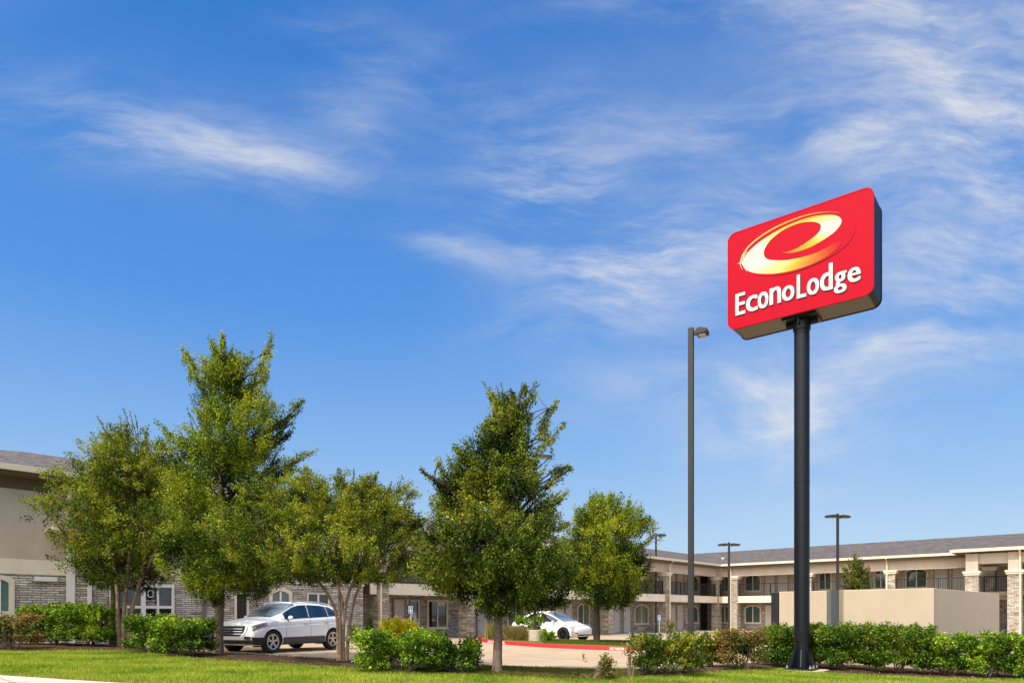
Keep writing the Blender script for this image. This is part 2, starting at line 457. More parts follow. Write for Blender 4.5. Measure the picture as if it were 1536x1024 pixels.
# sidewalk lower left
a = Vector(PL(0, 1013.5)); b = Vector(PL(170, 1024.5)); d = (b-a); d.z = 0; d.normalize(); n = Vector((d.y, -d.x, 0))
if n.y > 0: n = -n
mb = MB(); rows = []
for t in (-14, -8, -4, 0, 4, 9):
    r = []
    for w in (0, .95):
        p = a + d*t + n*w; r.append((p.x, p.y, gl(p.x)+.02))
    rows.append(r)
mb.grid(rows); struct(mb.build('sidewalk', M['walk'], recalc=False))
SW_A, SW_D, SW_N = a, d, n

# ------------------------------------------------------------------ grass blades (stuff)
def leafmesh(name, verts, nper, cols, m, parent=None):
    """verts (N*nper,3); one polygon per leaf; cols (N,3)"""
    n = len(verts)//nper
    me = bpy.data.meshes.new(name)
    me.vertices.add(n*nper); me.vertices.foreach_set('co', verts.astype(np.float32).ravel())
    me.loops.add(n*nper); me.loops.foreach_set('vertex_index', np.arange(n*nper, dtype=np.int32))
    me.polygons.add(n); me.polygons.foreach_set('loop_start', np.arange(0, n*nper, nper, dtype=np.int32))
    try: me.polygons.foreach_set('loop_total', np.full(n, nper, dtype=np.int32))
    except Exception: pass
    ca = me.color_attributes.new('Col', 'FLOAT_COLOR', 'POINT')
    c = np.ones((n*nper, 4), np.float32); c[:, :3] = np.repeat(np.clip(cols, 0, 1), nper, axis=0)
    ca.data.foreach_set('color', c.ravel())
    me.materials.append(m)
    me.update(calc_edges=True)
    o = bpy.data.objects.new(name, me); COL.objects.link(o)
    if parent: o.parent = parent
    return o

def grass(name, pts, h0, h1, w, cols, m, parent=None, lean=.5):
    n = len(pts)
    ang = np.random.rand(n)*2*np.pi
    h = h0+(h1-h0)*np.random.rand(n)
    s = np.stack([np.cos(ang), np.sin(ang), np.zeros(n)], 1)*(w*(.6+.8*np.random.rand(n)))[:, None]
    l = (np.random.rand(n, 3)-.5)*2*lean; l[:, 2] = 1
    tip = pts + l*h[:, None]
    v = np.stack([pts-s, pts+s, tip], 1).reshape(-1, 3)
    return leafmesh(name, v, 3, cols, m, parent)

rng = np.random.default_rng(3)
n = 420000
X = rng.uniform(-17, 15, n); Y = rng.uniform(9.5, 23, n)
inside = (Y < np.interp(X, ex, ey)+.05) & (np.abs(X) < Y*.78+.5)
# keep clear of the sidewalk
sd = (X-SW_A.x)*SW_N.x + (Y-SW_A.y)*SW_N.y
inside &= ~((sd > -.01) & (sd < .96))
inside &= (1.5-gl(X))*F/Y < 125
X = X[inside]; Y = Y[inside]
pts = np.stack([X, Y, gl(X)], 1)
nz = np.array([mnoise.noise(Vector((x*.9, y*.9, 0))) + .6*mnoise.noise(Vector((x*4, y*4, 5))) for x, y in zip(X[::1], Y[::1])])
t = np.clip(.5+nz*.75, 0, 1)[:, None]
edge = np.clip(1-np.abs(np.where(sd[inside] < 0, sd[inside], 0))/.5, 0, 1)[:, None]*.5*(sd[inside] < 0)[:, None]
cols = (1-t)*np.array([.165,.285,.017]) + t*np.array([.41,.465,.065])
cols = cols*(1-edge) + edge*np.array([.42,.33,.14])
cols *= (.7+.6*rng.random((len(X), 1)))
tag(grass('grass', pts, .03, .07, .010, cols, M['blade']), 'bright mown green lawn grass in the foreground', 'grass', kind='stuff')

# mulch litter (stuff)
n = 9600
k = rng.integers(0, len(EDGE), n); tt = rng.random(n)
E = np.array(EDGE)[k]; K = np.array(KERB)[k]
P = E + (K-E)*tt[:, None]; P[:, :2] += rng.normal(0, .15, (n, 2)); P[:600, 1] = E[:600, 1]-np.abs(rng.normal(0, 1.2, 600)); P[:, 2] = gl(P[:, 0])+.03; P[:600, 2] += .025
a = rng.random(n)*6.28; s = np.stack([np.cos(a), np.sin(a), rng.normal(0,.3,n)], 1)*.035; q = np.stack([-np.sin(a), np.cos(a), rng.normal(0,.3,n)], 1)*.014
v = np.stack([P-s, P-q, P+s, P+q], 1).reshape(-1, 3)
c = np.array([[.10,.06,.035],[.20,.13,.075],[.33,.25,.16],[.05,.03,.02]])[rng.integers(0,4,n)]*(.7+.6*rng.random((n,1)))
tag(leafmesh('mulch_chips', v, 4, c, M['blade']), 'brown mulch chips and leaf litter strewn over the beds', 'mulch', kind='stuff')
# weedy shaded grass in the bed strip behind the tree
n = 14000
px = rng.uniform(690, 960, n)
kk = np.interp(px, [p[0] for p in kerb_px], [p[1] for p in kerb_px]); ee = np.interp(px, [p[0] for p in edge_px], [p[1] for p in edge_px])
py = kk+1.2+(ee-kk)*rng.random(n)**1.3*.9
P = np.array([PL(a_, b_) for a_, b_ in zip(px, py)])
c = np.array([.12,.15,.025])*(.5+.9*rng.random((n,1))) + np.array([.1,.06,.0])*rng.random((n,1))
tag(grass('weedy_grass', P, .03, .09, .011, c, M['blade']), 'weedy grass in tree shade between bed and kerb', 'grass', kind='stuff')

# ------------------------------------------------------------------ traffic island with red kerb
isl_px = [(716,958.5),(719,961.5),(735,964.2),(790,968.8),(830,971.3),(880,973.6),(914,974.9),(954,976),(1010,976.8),(1060,977),(1092,975.5),(1104,971),(1095,966.5),(1040,964.5),(960,964),(880,963.4),(800,961.6),(740,957.2),(724,956.6)]
ISL = [PP(*p) for p in isl_px]
def offset_poly(P, o):
    out = []; n = len(P)
    ar = sum(P[i][0]*P[(i+1)%n][1]-P[(i+1)%n][0]*P[i][1] for i in range(n))
    sg = 1 if ar > 0 else -1
    for i in range(n):
        a = Vector(P[i-1][:2]); b = Vector(P[(i+1)%n][:2]); d = (b-a).normalized()
        nn = Vector((-d.y, d.x))*sg
        out.append((P[i][0]+nn.x*o, P[i][1]+nn.y*o))
    return out
inn = offset_poly(ISL, .16)
mb = MB(); rows = []
for i in list(range(len(ISL)))+[0]:
    x, y, z = ISL[i]; u, w = inn[i]
    rows.append([(x,y,z-.03),(x+(u-x)*.1,y+(w-y)*.1,z+.15),(u,w,z+.16),(u,w,z+.05)])
mb.grid(rows)
ik = struct(mb.build('island_kerb', M['redkerb'], recalc=True))
mb = MB(); mb.add([(x, y, gp(x)+.13) for x, y in inn], [tuple(range(len(inn)))])
struct(mb.build('island_ground', M['turf']))
# island turf blades
n = 60000
px = rng.uniform(815, 1090, n); lo = np.interp(px, [830,880,914,954,1060,1092], [968.5,970.2,971.5,972.6,973.4,971]); hi = np.interp(px, [815,880,960,1040,1092],[962,963,964,964.5,966.5])
py = hi+(lo-hi)*rng.random(n)
P = np.array([PP(a_, b_) for a_, b_ in zip(px, py)]); P[:,2] += .12
ob = offset_poly(ISL, .25)
def inpoly(x, y, poly):
    r = np.zeros(len(x), bool); j = len(poly)-1
    for i in range(len(poly)):
        xi, yi = poly[i]; xj, yj = poly[j]
        r ^= ((yi > y) != (yj > y)) & (x < (xj-xi)*(y-yi)/(yj-yi+1e-12)+xi); j = i
    return r
kp = inpoly(P[:,0], P[:,1], ob); P = P[kp]
c = np.array([.13,.17,.02])*(.6+.8*rng.random((len(P),1)))
tag(grass('island_grass', P, .04, .09, .014, c, M['blade']), 'short green turf on the red kerbed traffic island', 'grass', kind='stuff')

# ------------------------------------------------------------------ text helper
def text_mesh(s, offset=0.0, size=1.0):
    cu = bpy.data.curves.new('lettering_curve', 'FONT'); cu.body = s; cu.size = size; cu.offset = offset; cu.extrude = 0
    cu.resolution_u = 5
    o = bpy.data.objects.new('lettering_source', cu); COL.objects.link(o)
    dg = bpy.context.evaluated_depsgraph_get(); dg.update()
    me = bpy.data.meshes.new_from_object(o.evaluated_get(dg))
    bpy.data.objects.remove(o)
    vs = [tuple(v.co) for v in me.vertices]; fs = [tuple(p.vertices) for p in me.polygons]
    bpy.data.meshes.remove(me)
    return vs, fs
def text_on(mb, s, fn, bold=0.0, rect=(0,0,1,1), wob=None):
    vs, fs = text_mesh(s, bold)
    x0 = min(v[0] for v in vs); x1 = max(v[0] for v in vs); y0 = min(v[1] for v in vs); y1 = max(v[1] for v in vs)
    a0, b0, a1, b1 = rect
    mb.add([fn(a0+(v[0]-x0)/(x1-x0)*(a1-a0), b0+(v[1]-y0)/(y1-y0)*(b1-b0)) for v in vs], fs)
def text_bold(mb, s, fn, rect, ex=.011, ey=.012, base=.0):
    """heavier strokes: shifted layers of the same word, each a hair in front of the last; fn(a,b,depth)"""
    a0, b0, a1, b1 = rect; ey = math.copysign(ey, b1-b0); k = 0
    for dx, dy in ((-1,-1),(-1,1),(1,-1),(1,1),(-1,0),(1,0),(0,-1),(0,1),(-.5,.0),(.5,.0),(0,0)):
        r = (a0+ex+dx*ex, b0+ey+dy*ey, a1-ex+dx*ex, b1-ey+dy*ey)
        d = k*.0006; k += 1
        text_on(mb, s, lambda u, w: fn(u, w, d), base, r)

# NO PARKING on the kerb face
def kerb_text(i0, ta, tb, sc=1.0):
    a = Vector(ISL[i0]); b = Vector(ISL[i0+1])
    ca = a + (b-a)*ta; cb = a+(b-a)*tb
    d = (b-a); d.z = 0; d.normalize(); nn = Vector((d.y, -d.x, 0))
    if nn.y > 0: nn = -nn
    mbx = MB()
    def fn(u, w):
        p = ca + (cb-ca)*u; return p + nn*(.012-.018*w) + Vector((0,0,.02+.115*w))
    text_on(mbx, 'NO PARKING', fn, .03)
    mbx.build('painted_lettering', M['white'], ik, recalc=False)
kerb_text(6, .02, .62)
kerb_text(2, -.06, .42)
# small red kerb by the office
mb = MB()
pts = [PP(516,953),(0,0),PP(548,952.3)]
a = Vector(PP(512,953.5)); b = Vector(PP(549,952.5))
d = (b-a); d.z = 0; d.normalize(); nn = Vector((-d.y, d.x, 0))
for o0, o1 in ((0, .16),):
    vs = []
    for p in (a, b):
        for o_, z_ in ((0,-.05),(.02,.15),(.16,.16),(.16,-.05)):
            vs.append(p+nn*o_+Vector((0,0,z_)))
    mb.add(vs, [(0,1,5,4),(1,2,6,5),(2,3,7,6),(0,3,2,1),(4,5,6,7)])
struct(mb.build('office_kerb', M['redkerb']))
# lot lines
for (p, q) in (((745,985.5),(868,991)), ((900,996),(1010,996.5)), ((560,975),(640,977))):
    a = Vector(PP(*p)); b = Vector(PP(*q)); d = (b-a).normalized(); n_ = Vector((-d.y,d.x,0))*.05
    mb = MB(); mb.add([x_+Vector((0,0,.005)) for x_ in (a-n_, b-n_, b+n_, a+n_)], [(0,1,2,3)])
    struct(mb.build('lot_line', M['line']))

# ------------------------------------------------------------------ foliage
def unit(v): return v/(np.linalg.norm(v, axis=1, keepdims=True)+1e-9)
def leaves_from_sprays(P, Dv, Ln, nl, L0, Wd, spread, rng, up=.5):
    n = len(P); idx = np.repeat(np.arange(n), nl); k = len(idx)
    t = rng.random(k)**.8
    jit = unit(rng.normal(size=(k,3)))*(spread*Ln[idx]*(.25+.75*(1-np.abs(t-.5)))*rng.random(k)**.6)[:, None]
    c = P[idx] + Dv[idx]*(Ln[idx]*t)[:, None] + jit
    ax = unit(Dv[idx]*.7 + rng.normal(size=(k,3))*.8 + np.array([0,0,-.15]))
    nr = rng.normal(size=(k,3)) + np.array([0,0,up*2]); nr = nr - ax*np.sum(nr*ax, 1, keepdims=True); nr = unit(nr)
    sd = np.cross(nr, ax)
    ls = L0*(.6+.8*rng.random(k)); ws = Wd*(.6+.8*rng.random(k))
    a = ax*(ls/2)[:, None]; s = sd*(ws/2)[:, None]
    v = np.stack([c-a, c-a*.1+s+nr*(ws*.12)[:,None], c+a, c-a*.1-s+nr*(ws*.12)[:,None]], 1)
    return v, idx, c, t

def clump(p, f, seed):
    return np.array([mnoise.noise(Vector((float(x)*f+seed, float(y)*f-seed, float(z)*f+seed*.5))) for x, y, z in p])

def crown_sprays(env, n, rng, seed, fill=.45, gap=-.12, gf=1.1, lobes=.22):
    """env rows: (z, r, ox).  returns anchor points inside an uneven envelope (local to base)"""
    ez = np.array([e[0] for e in env]); er = np.array([e[1] for e in env]); eo = np.array([e[2] for e in env])
    o = np.argsort(ez); ez, er, eo = ez[o], er[o], eo[o]
    out = []; R = []
    got = 0
    while got < n:
        m = n*3
        z = rng.uniform(ez[0], ez[-1], m); r = np.interp(z, ez, er); ox = np.interp(z, ez, eo)
        keep = rng.random(m) < (r/er.max())**1.3
        z, r, ox = z[keep], r[keep], ox[keep]
        th = rng.random(len(z))*2*np.pi
        ln = np.array([mnoise.noise(Vector((math.cos(a)*1.6+seed, math.sin(a)*1.6, b*.8+seed))) for a, b in zip(th, z)])
        rr = r*(1+lobes*2*ln)
        f = rng.random(len(z))**fill
        p = np.stack([ox+np.cos(th)*rr*f, np.sin(th)*rr*f, z], 1)
        cl = clump(p, gf, seed)
        keep = cl > gap
        p = p[keep]; f = f[keep]; th = th[keep]
        out.append(p); R.append(np.stack([f, th], 1)); got += len(p)
    return np.concatenate(out)[:n], np.concatenate(R)[:n]

def env_px(px0, py0, D, rows, kw=1.):
    s = F/D
    return [((py0-y)/s, kw*(r-l)/2/s, ((l+r)/2-px0)/s) for y, l, r in rows]

def make_tree(name, label, px0, base, D, rows, trunks, pal, n=700, nl=40, L0=.09, Wd=.05, seed=1, spray=(.35,.65), upw=.6, shoots=0, shoot_len=(.7,1.2),
              gap=-.12, lobes=.22, spires=(), kw=1., bark='bark', limbs=34, group=None, tipcol=None, fill=.45, cat='tree', spread=.34, gf=1.1, outward=.9):
    rng = np.random.default_rng(seed)
    root = empty(name, base, 0, label, cat, group)
    py0 = HOR + (EYE-base[2])*F/D
    env = env_px(px0, py0, D, rows, kw)
    P, R = crown_sprays(env, n, rng, seed*7.3, fill, gap, gf, lobes)
    k = len(P)
    outv = np.stack([np.cos(R[:,1]), np.sin(R[:,1]), np.zeros(k)], 1)
    Dv = unit(outv*outward + np.array([0,0,upw]) + rng.normal(size=(k,3))*.38)
    Ln = rng.uniform(*spray, k)
    ez = np.array([e[0] for e in env]); top = ez.max(); bot = ez.min()
    # pull sprays back so that they end near the envelope
    P = P - Dv*(Ln*.5)[:, None]
    cnt = np.full(k, nl)
    if spires:       # leafy leaders that break the outline
        s_ = F/D; eP = []; eD = []
        for (ax_, ay_, bx_, by_) in spires:
            a_ = np.array([(bx_-px0)/s_, rng.normal(0,.25), (py0-by_)/s_]); b_ = np.array([(ax_-px0)/s_, rng.normal(0,.35), (py0-ay_)/s_])
            m_ = int(np.linalg.norm(b_-a_)*10)+5
            for q in range(m_):
                t_ = rng.random()**.85; eP.append(a_+(b_-a_)*t_+rng.normal(0,.13*(1-t_)+.015,3)); eD.append((b_-a_)/np.linalg.norm(b_-a_)+rng.normal(0,.45*(1-.5*t_),3))
        eP = np.array(eP); eD = unit(np.array(eD)); eP = eP-eD*spray[0]*.9; P = np.concatenate([P, eP]); Dv = np.concatenate([Dv, eD]); Ln = np.concatenate([Ln, rng.uniform(spray[0]*.7, spray[1]*.75, len(eP))])
        R = np.concatenate([R, np.stack([np.full(len(eP),.9), np.zeros(len(eP))], 1)]); cnt = np.concatenate([cnt, np.full(len(eP), int(nl*.62))]); 
    if shoots:
        zi = rng.uniform(.35, 1, shoots)**.6*(top-bot)+bot
        er = np.interp(zi, ez[np.argsort(ez)], np.array([e[1] for e in env])[np.argsort(ez)]); eo = np.interp(zi, ez[np.argsort(ez)], np.array([e[2] for e in env])[np.argsort(ez)])
        th = rng.random(shoots)*2*np.pi
        sp = np.stack([eo+np.cos(th)*er*.75, np.sin(th)*er*.75, zi-.25], 1)
        sv = unit(np.stack([np.cos(th)*.45, np.sin(th)*.45, np.ones(shoots)], 1)+rng.normal(size=(shoots,3))*.18)
        sl = rng.uniform(*shoot_len, shoots)
    v, idx, c, t = leaves_from_sprays(P, Dv, Ln, cnt, L0, Wd, spread, rng)
    cl = clump(P, 1.3, seed+31.)
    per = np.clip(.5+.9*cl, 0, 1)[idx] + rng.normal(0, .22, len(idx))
    per += .25*(np.clip((c[:,2]-bot)/(top-bot), 0, 1)-.5) + .25*(R[:,0][idx]-.7)  # top and outer leaves lighter, inner ones darker: light put into leaf colour
    if shoots:
        v2, i2, c2, t2 = leaves_from_sprays(sp, sv, sl, np.full(shoots, int(nl*.8)), L0*.85, Wd*.85, .10, rng, .2)
        v = np.concatenate([v, v2]); per = np.concatenate([per, .6+rng.normal(0,.2,len(c2))])
    per = np.clip(per, 0, 1)
    pal = np.array(pal)
    xp = np.linspace(0, 1, len(pal))
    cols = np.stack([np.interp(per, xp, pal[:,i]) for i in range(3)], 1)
    if tipcol is not None:
        w = (rng.random(len(cols)) < tipcol[1]*np.clip(per*1.6, 0, 1))
        cols[w] = np.array(tipcol[0])
    cols *= (.75+.5*rng.random((len(cols),1)))
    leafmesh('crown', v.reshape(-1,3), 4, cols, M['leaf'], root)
    # trunk
    mb = MB()
    ends = []
    for pts, rads in trunks:
        pp = densify(pts, 4); rr = np.interp(np.linspace(0,1,len(pp)), np.linspace(0,1,len(rads)), rads)
        rr = [r*(1+.07*mnoise.noise(Vector((i*1.3, seed, 0)))) for i, r in enumerate(rr)]
        mb.tube(pp, rr, 10); ends.append((pp, rr))
    mb.build('trunk', M[bark], root, smooth=60, recalc=False)
    mb = MB()
    pick = rng.permutation(k)[:limbs] if not spires else np.concatenate([rng.permutation(k)[:limbs], k+rng.permutation(len(P)-k)[:len(spires)*4]])
    for i in pick:
        tgt = P[i]+Dv[i]*Ln[i]*.7
        best = None
        hr = math.hypot(tgt[0], tgt[1])
        for pp, rr in ends:
            for q, r in zip(pp, rr):
                want = max(bot+.12*(top-bot)-.1, tgt[2]-max(.3, .75*hr))
                sc_ = abs(q[2]-want) + .4*math.hypot(q[0]-tgt[0], q[1]-tgt[1])
                if best is None or sc_ < best[0]: best = (sc_, q, r)
        q, r = np.array(best[1]), best[2]
        mid = q*.5+tgt*.5+np.array([0,0,.12])+rng.normal(0,.08,3)
        pp = densify([q, mid, tgt], 4)
        r0 = min(r*.45, .032)
        mb.tube(pp, np.linspace(r0, .008, len(pp)), 6, False)
        for j in np.argsort(np.sum((P-tgt)**2, 1))[1:6]:
            mb.tube([mid*.3+tgt*.7, P[j]*.6+tgt*.4, P[j]+Dv[j]*Ln[j]*.8], [.011,.008,.004], 4, False)
    if shoots:
        for a_, b_, l_ in zip(sp, sv, sl): mb.tube([a_-b_*.4, a_+b_*l_*.5, a_+b_*l_], [.012,.008,.003], 4, False)
    mb.build('branches', M['twig_dark'], root, recalc=False)
    return root

def shrub(name, label, pxl, pxr, pytop, pybase, D=None, pal=None, nl=26, n=None, L0=.062, Wd=.036, seed=1, sparse=0., group=None, depth=1.0, waxy=True, stems=9, dx=0, baselift=0., lobes=.11, wild=.2, cat='shrub', plane='L', stemh=.25):
    rng = np.random.default_rng(seed+100)
    cx = (pxl+pxr)/2
    if D is None:
        b = PL(cx, pybase) if plane == 'L' else PP(cx, pybase)
        D = b[1]
    x = AT(cx, D); z = (gl(x) if plane == 'L' else gp(x)) + baselift
    s = F/D; w = (pxr-pxl)/2/s; pyb = HOR+(EYE-z)*s; h = (pyb-pytop)/s
    root = empty(name, (x, D, z), 0, label, cat, group)
    if n is None: n = int(max(80, 900*w*h))
    n = int(n*(1-sparse*.55))
    # sprays near the surface of a lumpy rounded block
    P = []; O = []
    while len(P) < n:
        th = rng.random()*2*math.pi; ph = math.asin(rng.uniform(-.75, 1))
        e = .42
        ce, se = math.cos(ph), math.sin(ph)
        sq = lambda v: math.copysign(abs(v)**e, v)
        d = np.array([sq(math.cos(th))*sq(ce), sq(math.sin(th))*sq(ce), sq(se)])
        ln = mnoise.noise(Vector((d[0]*1.7+seed*3.1, d[1]*1.7, d[2]*1.7+seed)))+.5*mnoise.noise(Vector((d[0]*4+seed, d[1]*4, d[2]*4)))
        f = (1+lobes*1.6*ln)*rng.random()**.4
        p = np.array([d[0]*w*f, d[1]*w*depth*f*min(1, .75/w+.3), h*.54+d[2]*h*.44*f])
        if p[2] < .06: continue
        if mnoise.noise(Vector((p[0]*2.2+seed, p[1]*2.2, p[2]*2.2))) < -.38+.48*sparse: continue
        P.append(p); O.append(d)
    P = np.array(P); O = np.array(O)
    Dv = unit(O*.8+np.array([0,0,.55])+rng.normal(size=P.shape)*.35)
    Ln = rng.uniform(.14,.30,len(P))*(1+wild*rng.random(len(P)))
    P = P - Dv*(Ln*.6)[:, None]; P[:,2] = np.maximum(P[:,2], .04)
    v, idx, c, t = leaves_from_sprays(P, Dv, Ln, np.full(len(P), nl), L0, Wd, .42, rng)
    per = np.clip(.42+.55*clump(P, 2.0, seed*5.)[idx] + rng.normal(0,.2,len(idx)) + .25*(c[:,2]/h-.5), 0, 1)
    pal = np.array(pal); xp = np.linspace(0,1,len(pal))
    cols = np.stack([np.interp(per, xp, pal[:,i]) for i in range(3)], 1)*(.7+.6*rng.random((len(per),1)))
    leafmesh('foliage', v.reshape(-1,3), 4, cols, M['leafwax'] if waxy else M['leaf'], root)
    mb = MB()
    for i in range(stems):
        tgt = P[rng.integers(len(P))]
        b0 = np.array([rng.normal(0,w*.12), rng.normal(0,.06), -.03])
        mb.tube(densify([b0, b0*.4+tgt*.5*np.array([1,1,.9]), tgt], 3), np.linspace(.022,.006,7), 5, False)
    if stems: mb.build('stems', M['twig'], root, recalc=False)
    return root

# ------------------------------------------------------------------ trees
PAL_ELM = [(0.0067, 0.0144, 0.0017), (0.0377, 0.0702, 0.0045), (0.1268, 0.1948, 0.0105), (0.2514, 0.319, 0.019), (0.3834, 0.4131, 0.0324)]  # elm and oak low ends near black: inner crown shade put in the colour
PAL_OAK = [(0.0063, 0.0139, 0.0025), (0.0352, 0.0661, 0.0062), (0.1192, 0.1752, 0.0151), (0.2391, 0.2846, 0.0271), (0.3682, 0.372, 0.0462)]
PAL_MYR = [(0.0127, 0.0239, 0.0032), (0.0496, 0.0917, 0.0076), (0.1252, 0.1919, 0.0132), (0.2333, 0.2941, 0.0194), (0.3547, 0.3667, 0.0318)]
def tb(D, px, ): return (AT(px, D), D, gl(AT(px, D)))
# far-left multi-stem myrtle
D = 21.3; b = tb(D,185); b = (b[0], b[1], ZZ(970, D))
make_tree('crape_myrtle', 'bronze-green multi-stemmed tree in front of the stone office entrance', 185, b, D,
  [(632,190,220),(652,158,244),(690,138,270),(730,98,286),(765,80,290),(800,84,288),(840,105,268),(868,130,250),(885,160,230)],
  [([(-.10,0,-.1),(-.16,0,.9),(-.22,.05,1.8),(-.5,.1,3.2),(-.9,.1,4.6)], [.08,.062,.055,.045,.02]),
   ([(.02,-.05,-.1),(.06,-.06,1.0),(.12,0,2.1),(.2,.1,3.6),(.25,.1,5.6)], [.075,.06,.055,.045,.02]),
   ([(.10,.05,-.1),(.20,.05,.9),(.46,.05,1.9),(1.0,0,3.0),(1.3,0,4.3)], [.075,.058,.05,.04,.02]),
   ([(.06,.1,-.1),(.1,.15,1.0),(.4,.2,2.0),(.6,.25,3.4)], [.06,.05,.045,.03])],
  PAL_MYR, n=1450, nl=62, L0=.062, Wd=.036, seed=11, upw=.45, bark='bark_pale', group=None, tipcol=((.38,.19,.04), .07), lobes=.32, gap=-.08, fill=.5, spires=[(172,632,180,720),(205,640,195,720),(238,640,210,720),(142,655,175,720),(66,742,125,790),(52,748,115,772),(76,800,125,830)], shoots=22, shoot_len=(.4,.8))
# tree behind it
D = 22.6; b = (AT(172,D), D, ZZ(964, D))
make_tree('broadleaf_tree', 'dark-trunked tree hidden behind the far left multi-stemmed tree', 172, b, D,
  [(700,165,215),(760,130,240),(820,120,240),(860,140,220)],
  [([(0,0,-.1),(.03,0,1.4),(.0,0,2.6),(.1,0,4.5)], [.17,.14,.11,.04])], PAL_OAK, n=420, nl=40, seed=12, bark='bark_dark')
# tall elm
D = 19.3; b = (AT(328,D), D, ZZ(986, D))
make_tree('elm_tree', 'tallest green tree with feathery top and single trunk beside the parked SUV', 328, b, D,
  [(528,330,350),(550,306,384),(575,294,398),(600,298,402),(622,284,416),(650,262,428),(680,256,438),(720,246,436),(760,238,430),(800,236,430),(840,242,430),(868,256,428),(892,285,405),(906,312,370)],
  [([(0,0,-.1),(.0,0,.6),(.03,0,1.6),(.02,.03,3.2),(.1,0,5.2),(.2,.0,7.4)], [.165,.125,.115,.10,.07,.02])],
  PAL_ELM, n=2050, nl=66, L0=.06, Wd=.033, seed=21, upw=1.0, kw=.88, shoots=50, shoot_len=(.5,.9), lobes=.24, gap=-.06, gf=1.25, fill=.5, limbs=46, spires=[(267,520,302,605),(288,532,310,595),(316,506,316,595),(299,540,318,600),(350,514,332,600),(364,536,348,600),(418,512,362,625),(402,526,372,600),(413,562,370,620),(456,594,415,650),(472,673,420,705),(247,636,280,690),(440,640,395,690),(440,700,400,730)], outward=.75)
# centre myrtle
D = 17.6; b = (AT(513,D), D, ZZ(1000.5, D))
make_tree('crape_myrtle', 'broad low multi-stemmed tree with bronze-tipped leaves right of the SUV', 513, b, D,
  [(722,440,600),(742,372,630),(770,334,652),(805,318,654),(838,324,646),(860,352,622),(874,398,575)],
  [([(-.09,0,-.1),(-.10,0,.7),(-.16,0,1.4),(-.55,.05,2.1),(-1.3,.1,2.9)], [.055,.045,.04,.034,.015]),
   ([(-.02,-.05,-.1),(-.03,-.05,.8),(-.05,0,1.5),(-.12,0,2.3),(-.3,.1,3.6)], [.05,.042,.038,.034,.015]),
   ([(.04,.0,-.1),(.03,.0,.8),(.1,0,1.6),(.3,.1,2.4),(.5,.1,3.7)], [.055,.045,.04,.034,.015]),
   ([(.10,.02,-.1),(.16,0,.8),(.27,-.05,1.5),(.5,-.05,2.1),(1.2,-.1,3.0)], [.05,.044,.04,.034,.015]),
   ([(.0,.06,-.1),(.0,.1,.8),(-.02,.2,1.6),(-.4,.4,2.6)], [.045,.04,.034,.02])],
  PAL_MYR, n=1750, nl=78, L0=.052, Wd=.03, seed=31, spray=(.28,.5), upw=.5, bark='bark_pale', tipcol=((.40,.22,.05), .06), lobes=.26, gap=-.1, fill=.5, spires=[(440,712,470,770),(478,718,490,770),(512,706,512,770),(545,712,530,770),(575,711,545,770),(612,722,560,780),(352,800,420,820),(340,825,410,840),(392,735,450,790),(640,780,580,800)], shoots=55, shoot_len=(.25,.5), limbs=44)
# centre oak
D = 15.5; b = (AT(746,D), D, ZZ(1013.5, D))
make_tree('oak_tree', 'dense dark green pyramidal tree with straight trunk in the middle of the bed', 746, b, D,
  [(596,752,782),(630,735,796),(660,717,806),(690,690,820),(720,664,828),(750,648,832),(780,638,840),(810,627,852),(850,621,872),(885,632,872),(905,656,852),(918,700,800)],
  [([(0,0,-.1),(.0,0,.35),(.02,0,1.1),(.0,.03,2.1),(.1,0,3.6),(.3,.0,5.4)], [.15,.105,.095,.085,.06,.015])],
  PAL_OAK, n=2250, nl=66, L0=.058, Wd=.031, seed=41, spray=(.3,.55), upw=.8, kw=.93, shoots=50, shoot_len=(.4,.8), lobes=.2, gap=-.06, gf=1.3, fill=.5, limbs=46, spires=[(735,576,748,650),(752,592,752,650),(772,578,762,650),(790,566,768,650),(806,570,780,640),(836,602,790,680),(850,630,795,690),(866,688,815,720),(848,745,805,770),(680,668,722,722),(654,690,700,735),(632,708,690,755),(858,780,810,800)], outward=.8)
# island oak
D = 33.0; b = (AT(895,D), D, gp(AT(895,D))+.12)
make_tree('oak_tree', 'smaller rounded green tree on the red kerbed island beside the white hatchback', 895, b, D,
  [(750,895,935),(775,864,966),(805,848,976),(835,838,980),(865,838,978),(890,852,968),(908,872,940)],
  [([(0,0,-.1),(.0,0,.9),(.0,0,2.0),(.05,0,3.6),(.2,.0,5.6)], [.17,.15,.14,.09,.02])],
  PAL_ELM, n=1400, nl=60, L0=.092, Wd=.048, seed=51, spray=(.5,.9), upw=.9, shoots=70, shoot_len=(.6,1.1), lobes=.24, gap=-.08, spires=[(885,741,895,800),(915,739,905,800),(948,747,915,810),(972,775,920,830),(985,800,930,850),(862,765,885,820)], limbs=30, bark='bark_dark')
# little tree behind the enclosure
D = 33.0; b = (AT(1283,D), D, gp(AT(1283,D)))
make_tree('young_tree', 'small olive green tree top rising behind the tan enclosure wall', 1283, b, D,
  [(840,1279,1288),(854,1268,1299),(870,1258,1305),(885,1260,1304),(915,1265,1298)],
  [([(0,0,-.1),(.0,0,1.0),(.05,0,2.0),(.05,0,3.4)], [.06,.05,.04,.015])],
  [tuple(.5*c for c in t) for t in PAL_OAK], n=150, nl=44, L0=.085, Wd=.042, seed=61, spray=(.35,.65), upw=1.2, shoots=10, shoot_len=(.3,.5), spires=[(1283,828,1283,870),(1268,846,1278,880),(1300,842,1288,876),(1258,858,1272,885),(1309,856,1296,885)], limbs=14)

